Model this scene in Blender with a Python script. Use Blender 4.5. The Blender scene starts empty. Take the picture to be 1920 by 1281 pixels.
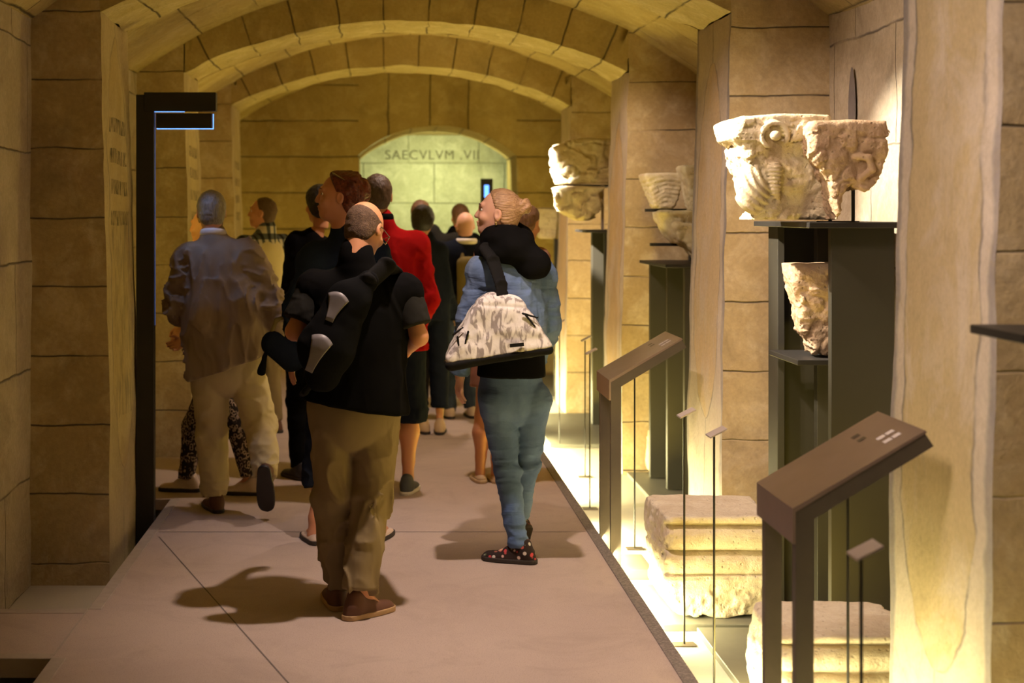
import bpy, math, random
import numpy as np
from mathutils import Vector, Matrix
random.seed(7)
S = bpy.context.scene
COL = S.collection
PI = math.pi
EYE = 1.65          # eye height above the walkway
PIT = -0.15         # floor of the display pit
FP = 2667.0         # focal length in pixels of a 1920 px wide frame
VX, VY = 721.0, 400.0

# ------------------------------------------------------------------ camera
cd = bpy.data.cameras.new('camera'); cam = bpy.data.objects.new('camera', cd); COL.objects.link(cam)
cam.location = (0, 0, EYE); cam.rotation_euler = (PI/2, 0, 0)
cd.lens = 50.0; cd.sensor_width = 36.0
cd.shift_x = (960-VX)/1920; cd.shift_y = (VY-640.5)/1920
cd.clip_start = .05; cd.clip_end = 60
cd.dof.use_dof = True; cd.dof.focus_distance = 6.2; cd.dof.aperture_fstop = 2.6
S.camera = cam
# ------------------------------------------------------------------ world / exposure
w = bpy.data.worlds.new('world'); S.world = w; w.use_nodes = True
w.node_tree.nodes['Background'].inputs[0].default_value = (1.0, .70, .22, 1)
w.node_tree.nodes['Background'].inputs[1].default_value = .014
S.view_settings.view_transform = 'Standard'; S.view_settings.look = 'None'
S.view_settings.gamma = 1; S.view_settings.use_curve_mapping = False
S.view_settings.exposure = 0.0

PINK = (1.0, .76, .64); WHITE = (1.0, .88, .74); YEL = (1.0, .74, .11); GRN = (.95, 1.0, .50)
def light(kind, name, loc, tgt, energy, color, **kw):
    d = bpy.data.lights.new(name, kind); o = bpy.data.objects.new(name, d); COL.objects.link(o)
    o.location = loc; d.energy = energy; d.color = color
    if tgt is not None:
        o.rotation_euler = (Vector(tgt)-Vector(loc)).to_track_quat('-Z', 'Y').to_euler()
    for k, v in kw.items(): setattr(d, k, v)
    return o
def spot(name, loc, tgt, energy, color, size=50, blend=.5, rad=.03):
    return light('SPOT', name, loc, tgt, energy, color, spot_size=math.radians(size), spot_blend=blend, shadow_soft_size=rad)
def strip(name, loc, tgt, energy, color, lx, ly):
    return light('AREA', name, loc, tgt, energy, color, shape='RECTANGLE', size=lx, size_y=ly)
# ceiling spots over the walkway
spot('spot_walk_near', (.35, 5.6, 3.2), (.60, 5.95, 0), 335, PINK, 80, .95, .035)
spot('spot_walk_mid', (.5, 8.4, 3.05), (.3, 8.9, 0), 150, PINK, 92, .9, .04)
spot('spot_walk_far', (.4, 11.4, 3.05), (.3, 12.0, 0), 130, PINK, 100, .9, .05)
spot('spot_walk_front', (0.95, 3.5, 3.05), (1.0, 3.8, 0), 75, PINK, 80, .9, .05)
# spots on the carved stones
spot('spot_capital_near', (-.1, 5.72, 2.98), (1.70, 5.82, 1.78), 1100, WHITE, 34, .6, .015)
spot('spot_recess_near', (.5, 4.9, 3.05), (2.16, 5.9, 2.1), 90, PINK, 50, .8, .04)
spot('spot_capital_far', (-.2, 10.9, 3.0), (1.45, 11.7, 1.85), 5000, WHITE, 18, .4, .02)
spot('spot_capital_mid', (.25, 8.1, 3.0), (1.85, 8.9, 1.8), 70, WHITE, 26, .6, .02)
spot('spot_capital_low', (.1, 5.1, 2.9), (1.8, 5.95, 1.1), 150, WHITE, 20, .6, .02)
spot('spot_pillar_b', (.1, 4.9, 2.9), (1.9, 6.9, 1.2), 330, PINK, 50, .9, .04)
spot('spot_pillar_a', (-.2, 2.8, 2.9), (1.7, 4.3, 1.5), 230, PINK, 60, .9, .28)
spot('spot_pillar_c', (.3, 7.9, 3.0), (1.75, 10.0, 1.6), 230, PINK, 40, .9, .04)
spot('spot_pillar_d', (.3, 10.8, 3.0), (1.75, 12.9, 1.3), 260, PINK, 40, .9, .04)
# long lamps hidden under the right edge of the walkway, throwing light into the pit
for i, (y0, y1) in enumerate([(3.2, 5.3), (5.9, 8.2), (8.9, 11.2), (11.9, 14.2)]):
    o = light('AREA', 'under_deck_lamp', (1.13, (y0+y1)/2, -.045), None, 60*(y1-y0)/2, (1.0, .88, .44), shape='RECTANGLE', size=.05, size_y=y1-y0)
    o.rotation_euler = (0, math.radians(-62), 0)
# warm uplights standing in the bays on both sides
for y, e in ((5.3, 13), (8.7, 24), (11.7, 28), (14.7, 18)):
    light('AREA', 'uplight_right', (1.5, y, -.05), (.3, y+.2, 3.1), e, YEL, shape='DISK', size=.25)
strip('left_bay_fill', (-1.62, 7.95, 1.6), (-.9, 10.2, 2.4), 3, YEL, .1, .3)  # unseen fill light, added behind one left pier to brighten the next
for y, e in ((11.7, 11), (14.7, 12)):
    light('AREA', 'uplight_left', (-1.5, y, -.05), (0, y+.4, 3.1), e, YEL, shape='DISK', size=.25)
light('AREA', 'end_room_lamp', (.6, 16.6, 2.25), (.6, 17.6, 1.5), 26, GRN, shape='RECTANGLE', size=1.2, size_y=.2)

# ------------------------------------------------------------------ numpy helpers
f32 = np.float32
def A(*v): return np.array(v, dtype=f32)
def _hash(ix, iy, iz, seed):
    h = (ix.astype(np.int64)*374761393 + iy.astype(np.int64)*668265263 + iz.astype(np.int64)*1274126177 + seed*951274213) & 0xffffffff
    h = ((h ^ (h >> 13))*1103515245) & 0xffffffff
    h = ((h ^ (h >> 16))*668265263) & 0xffffffff
    return ((h >> 8) & 0xffff).astype(f32)/32767.5 - 1
def vn(P, fr=1.0, seed=0):
    """value noise in -1..1"""
    Q = P*np.asarray(fr, dtype=f32); I = np.floor(Q); F = Q-I; I = I.astype(np.int64); F = F*F*(3-2*F)
    r = 0
    for a in (0, 1):
        wa = F[..., 0] if a else 1-F[..., 0]
        for b in (0, 1):
            wb = F[..., 1] if b else 1-F[..., 1]
            for c in (0, 1):
                wc = F[..., 2] if c else 1-F[..., 2]
                r = r + wa*wb*wc*_hash(I[..., 0]+a, I[..., 1]+b, I[..., 2]+c, seed)
    return r
def fbm(P, fr, seed=0, n=3):
    r = 0; a = 1.0
    for i in range(n):
        r = r + a*vn(P, np.asarray(fr)*(2.03**i), seed+i*7); a *= .5
    return r
def smin(a, b, k):
    h = np.clip(.5+.5*(b-a)/k, 0, 1); return b+(a-b)*h-k*h*(1-h)
def smax(a, b, k): return -smin(-a, -b, k)
def seg(P, a, b, ra, rb, n=None, k=1.0):
    a = np.asarray(a, dtype=f32); b = np.asarray(b, dtype=f32); ab = b-a; L = float(ab@ab)+1e-9
    t = np.clip(((P-a)@ab)/L, 0, 1); q = P-a-t[..., None]*ab
    if n is not None:
        n = np.asarray(n, dtype=f32); c = q@n; q = q+(c*(k-1))[..., None]*n
    return np.sqrt((q*q).sum(-1))-(ra+(rb-ra)*t)
def chain(P, pts, rs, k=.03, n=None, fl=1.0):
    d = None
    for i in range(len(pts)-1):
        e = seg(P, pts[i], pts[i+1], rs[i], rs[i+1], n, fl)
        d = e if d is None else smin(d, e, k)
    return d
def ell(P, c, r):
    q = (P-np.asarray(c, dtype=f32)); r = np.asarray(r, dtype=f32)
    k0 = np.sqrt(((q/r)**2).sum(-1)); k1 = np.sqrt(((q/(r*r))**2).sum(-1))+1e-6
    return k0*(k0-1)/k1
def box(P, c, h, r=0.0):
    q = np.abs(P-np.asarray(c, dtype=f32))-(np.asarray(h, dtype=f32)-r)
    return np.sqrt((np.maximum(q, 0)**2).sum(-1))+np.minimum(q.max(-1), 0)-r
class Frame:
    def __init__(s, o, right, fwd, up):
        s.o = np.asarray(o, dtype=f32); s.M = np.array([right, fwd, up], dtype=f32).T
    def loc(s, P): return (P-s.o)@s.M
    def w(s, *v): return s.o + s.M@np.array(v, dtype=f32)
def ypr(o, yaw, pitch=0, roll=0):
    """frame looking along +Y turned left by yaw, nose up by pitch, head tilted by roll (degrees)"""
    R = Matrix.Rotation(math.radians(yaw), 3, 'Z') @ Matrix.Rotation(math.radians(pitch), 3, 'X') @ Matrix.Rotation(math.radians(roll), 3, 'Y')
    return Frame(o, R @ Vector((1, 0, 0)), R @ Vector((0, 1, 0)), R @ Vector((0, 0, 1)))

def polygonise(f, lo, hi, h, margin=.5):
    """surface nets of the zero set of f in the box lo..hi with cell h"""
    lo = np.asarray(lo, dtype=f32); n = np.ceil((np.asarray(hi)-lo)/h/4).astype(int)*4+1
    ax = [lo[i]+h*np.arange(n[i], dtype=f32) for i in range(3)]
    nc = (n-1)//4
    cax = [lo[i]+h*(4*np.arange(nc[i]+1, dtype=f32)+1.5) for i in range(3)]
    C = np.stack(np.meshgrid(*cax, indexing='ij'), -1)
    cv = f(C.reshape(-1, 3)).reshape(C.shape[:3])
    up = cv.repeat(4, 0).repeat(4, 1).repeat(4, 2)[:n[0], :n[1], :n[2]].copy()
    m = np.abs(up) < 4*h*(1.3+margin)
    idx = np.nonzero(m)
    pts = np.stack([ax[0][idx[0]], ax[1][idx[1]], ax[2][idx[2]]], -1)
    out = np.empty(len(pts), dtype=f32)
    for i in range(0, len(pts), 200000): out[i:i+200000] = f(pts[i:i+200000])
    up[idx] = out; V = up
    V[0] = V[-1] = np.maximum(V[0], .01); V[0] = np.maximum(V[0], .001); V[-1] = np.maximum(V[-1], .001)
    V[:, 0] = np.maximum(V[:, 0], .001); V[:, -1] = np.maximum(V[:, -1], .001)
    V[:, :, 0] = np.maximum(V[:, :, 0], .001); V[:, :, -1] = np.maximum(V[:, :, -1], .001)
    ins = V < 0
    cn = n-1
    acc = np.zeros(tuple(cn)+(3,), dtype=f32); cnt = np.zeros(tuple(cn), dtype=f32)
    offs = [(a, b) for a in (0, 1) for b in (0, 1)]
    for axis in range(3):
        o1, o2 = [i for i in range(3) if i != axis]
        for (a, b) in offs:
            s0 = [None]*3; s1 = [None]*3
            s0[axis] = slice(0, cn[axis]); s1[axis] = slice(1, cn[axis]+1)
            s0[o1] = s1[o1] = slice(a, cn[o1]+a); s0[o2] = s1[o2] = slice(b, cn[o2]+b)
            v0 = V[tuple(s0)]; v1 = V[tuple(s1)]; x = (v0 < 0) != (v1 < 0)
            t = np.where(x, v0/np.where(x, v0-v1, 1), 0)
            acc[..., axis] += np.where(x, t, 0); acc[..., o1] += x*a; acc[..., o2] += x*b; cnt += x
    act = cnt > 0
    vid = -np.ones(tuple(cn), dtype=np.int64); vid[act] = np.arange(act.sum())
    ci = np.stack(np.nonzero(act), -1).astype(f32)
    verts = lo+h*(ci+acc[act]/cnt[act][:, None])
    quads = []
    for axis in range(3):
        o1, o2 = (axis+1) % 3, (axis+2) % 3
        s0 = [slice(1, cn[i]) for i in range(3)]; s1 = [slice(1, cn[i]) for i in range(3)]
        s0[axis] = slice(0, cn[axis]); s1[axis] = slice(1, cn[axis]+1)
        a = ins[tuple(s0)]; b = ins[tuple(s1)]
        for flip, m in ((False, a & ~b), (True, ~a & b)):
            ii = np.stack(np.nonzero(m), -1)
            if not len(ii): continue
            base = ii.copy(); base[:, o1] += 1; base[:, o2] += 1
            def vv(d1, d2):
                q = base.copy(); q[:, o1] -= d1; q[:, o2] -= d2; return vid[q[:, 0], q[:, 1], q[:, 2]]
            q = np.stack([vv(1, 1), vv(0, 1), vv(0, 0), vv(1, 0)], -1)
            quads.append(q[:, ::-1] if flip else q)
    return verts, np.concatenate(quads) if quads else np.zeros((0, 4), int)

def smooth_verts(v, q, it=1, lam=.5):
    for _ in range(it):
        s = np.zeros_like(v); c = np.zeros(len(v), dtype=f32)
        for i in range(4):
            a = q[:, i]; b = q[:, (i+1) % 4]
            np.add.at(s, a, v[b]); np.add.at(s, b, v[a]); np.add.at(c, a, 1); np.add.at(c, b, 1)
        v = v+(s/np.maximum(c, 1)[:, None]-v)*lam
    return v

def link_mesh(name, v, faces, mat, parent=None, origin=None, smooth=True, uv=None):
    me = bpy.data.meshes.new(name)
    v = np.asarray(v, dtype=f32)
    if origin is not None: v = v-np.asarray(origin, dtype=f32)
    me.from_pydata(v.tolist(), [], [list(map(int, f)) for f in faces])
    if smooth: me.polygons.foreach_set('use_smooth', [True]*len(me.polygons))
    if uv is not None:
        l = me.uv_layers.new(name='UVMap')
        li = np.empty(len(me.loops), dtype=np.int32); me.loops.foreach_get('vertex_index', li)
        l.data.foreach_set('uv', np.asarray(uv, dtype=f32)[li].ravel())
    me.update()
    if mat is not None: me.materials.append(mat)
    o = bpy.data.objects.new(name, me); COL.objects.link(o)
    if parent is not None: o.parent = parent
    elif origin is not None: o.location = tuple(float(x) for x in origin)
    return o

def sdf_obj(name, f, lo, hi, h, mat, parent=None, origin=(0, 0, 0), it=1):
    v, q = polygonise(f, lo, hi, h)
    if it: v = smooth_verts(v, q, it)
    return link_mesh(name, v, q, mat, parent, origin)

# ------------------------------------------------------------------ tagging
def tag(o, label=None, cat=None, group=None, kind=None):
    if label: o['label'] = label
    if cat: o['category'] = cat
    if group: o['group'] = group
    if kind: o['kind'] = kind
    return o
def empty(name, loc, label, cat, group=None):
    o = bpy.data.objects.new(name, None); COL.objects.link(o); o.location = tuple(float(x) for x in loc); o.empty_display_size = .1
    return tag(o, label, cat, group)
def struct(o): o['kind'] = 'structure'; return o

# ------------------------------------------------------------------ polygon mesh builder
class MB:
    def __init__(s): s.v = []; s.f = []; s.uv = []
    def add(s, vs, fs, uvs=None):
        b = len(s.v); s.v += [tuple(map(float, x)) for x in vs]; s.f += [tuple(i+b for i in f) for f in fs]
        s.uv += uvs if uvs else [(x[0], x[2]) for x in vs]
    def box(s, x0, x1, y0, y1, z0, z1, bev=0.0):
        if bev <= 0:
            vs = [(x, y, z) for z in (z0, z1) for y in (y0, y1) for x in (x0, x1)]
            s.add(vs, [(0, 2, 3, 1), (4, 5, 7, 6), (0, 1, 5, 4), (2, 6, 7, 3), (0, 4, 6, 2), (1, 3, 7, 5)])
        else:
            cx, cy, cz = (x0+x1)/2, (y0+y1)/2, (z0+z1)/2; hx, hy, hz = (x1-x0)/2, (y1-y0)/2, (z1-z0)/2
            b = min(bev, hx*.45, hy*.45, hz*.45); vs = []; ix = {}
            for sx in (-1, 1):
                for sy in (-1, 1):
                    for sz in (-1, 1):
                        for a in range(3):
                            ix[(sx, sy, sz, a)] = len(vs)
                            vs.append((cx+sx*(hx-(0 if a == 0 else b)), cy+sy*(hy-(0 if a == 1 else b)), cz+sz*(hz-(0 if a == 2 else b))))
            fs = []
            for a in range(3):
                o = [i for i in range(3) if i != a]
                for sg in (-1, 1):
                    q = []
                    for (p, r) in ((-1, -1), (1, -1), (1, 1), (-1, 1)):
                        k = [0, 0, 0]; k[a] = sg; k[o[0]] = p; k[o[1]] = r; q.append(ix[(k[0], k[1], k[2], a)])
                    fs.append(q)
            for a in range(3):       # edges along axis a
                o = [i for i in range(3) if i != a]
                for p in (-1, 1):
                    for r in (-1, 1):
                        q = []
                        for (e, fc) in ((-1, o[0]), (1, o[0]), (1, o[1]), (-1, o[1])):
                            k = [0, 0, 0]; k[a] = e; k[o[0]] = p; k[o[1]] = r; q.append(ix[(k[0], k[1], k[2], fc)])
                        fs.append(q)
            for sx in (-1, 1):
                for sy in (-1, 1):
                    for sz in (-1, 1): fs.append([ix[(sx, sy, sz, a)] for a in range(3)])
            # orient outwards
            c = Vector((cx, cy, cz)); out = []
            for f in fs:
                p = [Vector(vs[i]) for i in f]; nrm = (p[1]-p[0]).cross(p[2]-p[0]); m = sum(p, Vector())/len(p)
                out.append(tuple(f) if nrm.dot(m-c) > 0 else tuple(reversed(f)))
            s.add(vs, out)
        return s
    def prism(s, poly, axis, a0, a1):
        """extrude a 2D polygon along axis; poly coords are the two other axes in order"""
        n = len(poly)
        def mk(p, a):
            if axis == 0: return (a, p[0], p[1])
            if axis == 1: return (p[0], a, p[1])
            return (p[0], p[1], a)
        vs = [mk(p, a0) for p in poly]+[mk(p, a1) for p in poly]
        fs = [tuple(range(n)), tuple(range(2*n-1, n-1, -1))]+[(i, (i+1) % n, n+(i+1) % n, n+i) for i in range(n)]
        c = Vector([sum(v[i] for v in vs)/len(vs) for i in range(3)]); out = []
        for k, f in enumerate(fs):
            p = [Vector(vs[i]) for i in f]; nrm = Vector()
            for i in range(len(p)): nrm += p[i].cross(p[(i+1) % len(p)])
            out.append(f)
        s.add(vs, out); return s
    def tube(s, a, b, r, n=10):
        a = Vector(a); b = Vector(b); d = (b-a).normalized(); u = d.orthogonal().normalized(); v = d.cross(u)
        vs = [a+u*math.cos(t)*r+v*math.sin(t)*r for t in [2*PI*i/n for i in range(n)]]
        vs += [x+(b-a) for x in vs]
        s.add(vs, [tuple(reversed(range(n))), tuple(range(n, 2*n))]+[(i, (i+1) % n, n+(i+1) % n, n+i) for i in range(n)]); return s
    def grid(s, fn, nu, nv, uvf=None, flip=False):
        vs = []; uvs = []
        for j in range(nv+1):
            for i in range(nu+1):
                p = fn(i/nu, j/nv); vs.append(p); uvs.append(uvf(i/nu, j/nv) if uvf else (i/nu, j/nv))
        fs = []
        for j in range(nv):
            for i in range(nu):
                a = j*(nu+1)+i; q = (a, a+1, a+nu+2, a+nu+1); fs.append(q[::-1] if flip else q)
        s.add(vs, fs, uvs); return s
    def build(s, name, mat, parent=None, origin=None, smooth=False, noise=0.0, fr=4.0, seed=0, fixn=True):
        v = np.array(s.v, dtype=f32)
        if noise:
            N = np.stack([fbm(v, fr, seed+k*31, 3) for k in range(3)], -1); v = v+N*noise
        o = link_mesh(name, v, s.f, mat, parent, origin, smooth, s.uv)
        if fixn:
            import bmesh
            bm = bmesh.new(); bm.from_mesh(o.data); bmesh.ops.recalc_face_normals(bm, faces=bm.faces); bm.to_mesh(o.data); bm.free()
        return o

def at(px, py, Y):
    s = FP/Y; return np.array([(px-VX)/s, Y, EYE-(py-VY)/s], dtype=f32)

# ------------------------------------------------------------------ materials
class NT:
    def __init__(s, name, rough=.8, spec=.3):
        s.m = bpy.data.materials.new(name); s.m.use_nodes = True; s.t = s.m.node_tree; s.n = s.t.nodes
        s.b = s.n['Principled BSDF']; s.b.inputs['Roughness'].default_value = rough
        s.b.inputs['Specular IOR Level'].default_value = spec
        s.obj = s.n.new('ShaderNodeTexCoord')
    def link(s, a, b): s.t.links.new(a, b)
    def set(s, node, k, v):
        if isinstance(v, bpy.types.NodeSocket): s.link(v, node.inputs[k])
        else: node.inputs[k].default_value = v
    def mapping(s, scale=(1, 1, 1), coord='Object', loc=(0, 0, 0), rot=(0, 0, 0)):
        m = s.n.new('ShaderNodeMapping'); m.inputs['Scale'].default_value = scale; m.inputs['Location'].default_value = loc; m.inputs['Rotation'].default_value = rot
        s.link(s.obj.outputs[coord], m.inputs[0]); return m.outputs[0]
    def noise(s, vec, scale=5, detail=4, rough=.55, dist=0):
        n = s.n.new('ShaderNodeTexNoise'); s.link(vec, n.inputs['Vector']); n.inputs['Scale'].default_value = scale
        n.inputs['Detail'].default_value = detail; n.inputs['Roughness'].default_value = rough; n.inputs['Distortion'].default_value = dist
        return n.outputs['Fac']
    def vor(s, vec, scale=5, feature='F1', out='Distance', rand=1.0):
        n = s.n.new('ShaderNodeTexVoronoi'); n.feature = feature; s.link(vec, n.inputs['Vector']); n.inputs['Scale'].default_value = scale
        n.inputs['Randomness'].default_value = rand; return n.outputs[out]
    def math(s, op, a, b=0.0, c=0.0, clamp=False):
        n = s.n.new('ShaderNodeMath'); n.operation = op; n.use_clamp = clamp
        s.set(n, 0, a); s.set(n, 1, b); s.set(n, 2, c); return n.outputs[0]
    def ramp(s, fac, stops):
        n = s.n.new('ShaderNodeValToRGB'); cr = n.color_ramp
        while len(cr.elements) < len(stops): cr.elements.new(.5)
        for e, (p, c) in zip(cr.elements, stops):
            e.position = p; e.color = (c[0], c[1], c[2], 1) if hasattr(c, '__len__') else (c, c, c, 1)
        s.link(fac, n.inputs[0]); return n.outputs[0]
    def mix(s, fac, a, b, mode='MIX'):
        n = s.n.new('ShaderNodeMix'); n.data_type = 'RGBA'; n.blend_type = mode
        s.set(n, 0, fac)
        for k, v in ((6, a), (7, b)):
            if isinstance(v, bpy.types.NodeSocket): s.link(v, n.inputs[k])
            else: n.inputs[k].default_value = (v[0], v[1], v[2], 1)
        return n.outputs[2]
    def sep(s, vec):
        n = s.n.new('ShaderNodeSeparateXYZ'); s.link(vec, n.inputs[0]); return n.outputs
    def col(s, c):
        if isinstance(c, bpy.types.NodeSocket): s.link(c, s.b.inputs['Base Color'])
        else: s.b.inputs['Base Color'].default_value = (c[0], c[1], c[2], 1)
    def bump(s, h, strength=.3, dist=.01):
        n = s.n.new('ShaderNodeBump'); n.inputs['Strength'].default_value = strength; n.inputs['Distance'].default_value = dist
        s.link(h, n.inputs['Height']); s.link(n.outputs[0], s.b.inputs['Normal']); return n

def fabric(name, c1, c2=None, scale=14, rough=.95, weave=0.25, stretch=(1, 1, .35), bscale=12, bstr=.45):
    t = NT(name, rough, .04)
    c2 = c2 or tuple(x*.72 for x in c1)
    v = t.mapping(stretch); n = t.noise(v, scale*.5, 5, .6, .3)
    t.col(t.mix(n, c2, c1))
    f = t.noise(t.mapping(stretch), bscale, 3, .5, .6); g = t.noise(t.mapping((1, 1, 1)), 420, 1)
    h = t.math('ADD', f, t.math('MULTIPLY', g, weave*.15))
    t.bump(h, bstr, .012); return t.m
def plain(name, c, rough=.5, metal=0, spec=.4, var=.12, scale=8, bstr=.05):
    t = NT(name, rough, spec); t.b.inputs['Metallic'].default_value = metal
    n = t.noise(t.mapping(), scale, 5, .6); t.col(t.mix(n, tuple(x*(1-var) for x in c), tuple(min(1, x*(1+var)) for x in c)))
    t.bump(t.noise(t.mapping(), scale*12, 3), bstr, .002); return t.m
def emit(name, c, st):
    t = NT(name); t.b.inputs['Emission Color'].default_value = (*c, 1); t.b.inputs['Emission Strength'].default_value = st; t.col((.02, .02, .02)); return t.m

def stone(name, ca, cb, cc, joint='v', jcol=(.10, .08, .055), rough_amt=.5, jw=.018, jpres=.42, streak=False):
    """dressed limestone; joints follow the integer lines of the UV map"""
    t = NT(name, .88, .2)
    o = t.mapping(); big = t.noise(o, 1.3, 5, .6, .4); mid = t.noise(t.mapping((1, 1, .5) if streak else (1, 1, 1)), 5.5, 6, .65, .5); fine = t.noise(o, 45, 5, .65)
    c = t.mix(t.ramp(big, [(.38, 0), (.62, 1)]), ca, cb)
    c = t.mix(t.math('MULTIPLY', t.ramp(mid, [(.47, 0), (.66, 1)]), .75), c, cc)
    blot = t.noise(t.mapping(loc=(3, 1, 7)), 3.1, 6, .7, .8); c = t.mix(t.math('MULTIPLY', t.ramp(blot, [(.53, 0), (.70, 1)]), .5), c, tuple(x*.55 for x in ca))
    c = t.mix(.35, c, t.ramp(fine, [(.3, .45), (.7, 1.0)]), 'MULTIPLY')
    spots = t.ramp(t.vor(o, 9, 'F1'), [(.0, 1), (.09, 0)]); sm = t.ramp(t.noise(o, 2.3, 2), [(.55, 0), (.65, 1)])
    c = t.mix(t.math('MULTIPLY', t.math('MULTIPLY', spots, sm), .5), c, tuple(x*.35 for x in ca))
    uv = t.sep(t.obj.outputs['UV']); wob = t.math('MULTIPLY', t.math('SUBTRACT', t.noise(o, 7, 3), .5), .035)
    def line(x, w):
        a = t.math('ADD', x, wob); fr = t.math('FRACT', t.math('ADD', a, .5)); d = t.math('ABSOLUTE', t.math('SUBTRACT', fr, .5))
        return t.math('SUBTRACT', 1.0, t.math('DIVIDE', d, w, clamp=True), clamp=True)
    j = line(uv[1], jw)
    if 'u' in joint:
        row = t.math('MULTIPLY', t.math('FLOOR', uv[1]), .37); j = t.math('MAXIMUM', j, line(t.math('ADD', uv[0], row), jw*.6))
    pres = t.ramp(t.noise(o, 2.1, 3), [(jpres-.12, .15), (jpres+.12, 1)])
    j = t.math('MULTIPLY', j, pres)
    c = t.mix(t.math('MULTIPLY', t.ramp(j, [(.2, 0), (.75, 1)]), .88), c, jcol)
    t.col(c)
    h = t.math('ADD', t.math('MULTIPLY', mid, rough_amt), t.math('MULTIPLY', fine, .35*rough_amt+.1))
    h = t.math('SUBTRACT', h, t.math('MULTIPLY', j, 1.2))
    t.bump(h, .7, .016); return t

TAN = (.46, .345, .19); TAN2 = (.40, .30, .165); PALE = (.56, .45, .29); PINKST = (.46, .35, .26)
m_pillar = stone('pillar_limestone', (.50, .385, .21), (.41, .30, .15), (.60, .49, .31)).m
m_arch = stone('voussoir_limestone', (.44, .33, .14), (.37, .27, .11), (.52, .41, .20), jw=.03, jpres=.35).m
m_intra = stone('rough_hewn_limestone', (.58, .48, .23), (.50, .40, .18), (.68, .58, .33), rough_amt=1.6, jw=.03, jpres=.45).m
m_vault = stone('vault_limestone', (.52, .41, .18), (.44, .34, .14), (.60, .50, .26), joint='uv', jw=.02, rough_amt=1.0).m
m_wall = stone('wall_limestone', (.50, .42, .30), (.44, .36, .25), (.58, .50, .38), joint='uv', jw=.014, jcol=(.2, .17, .14)).m

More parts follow.
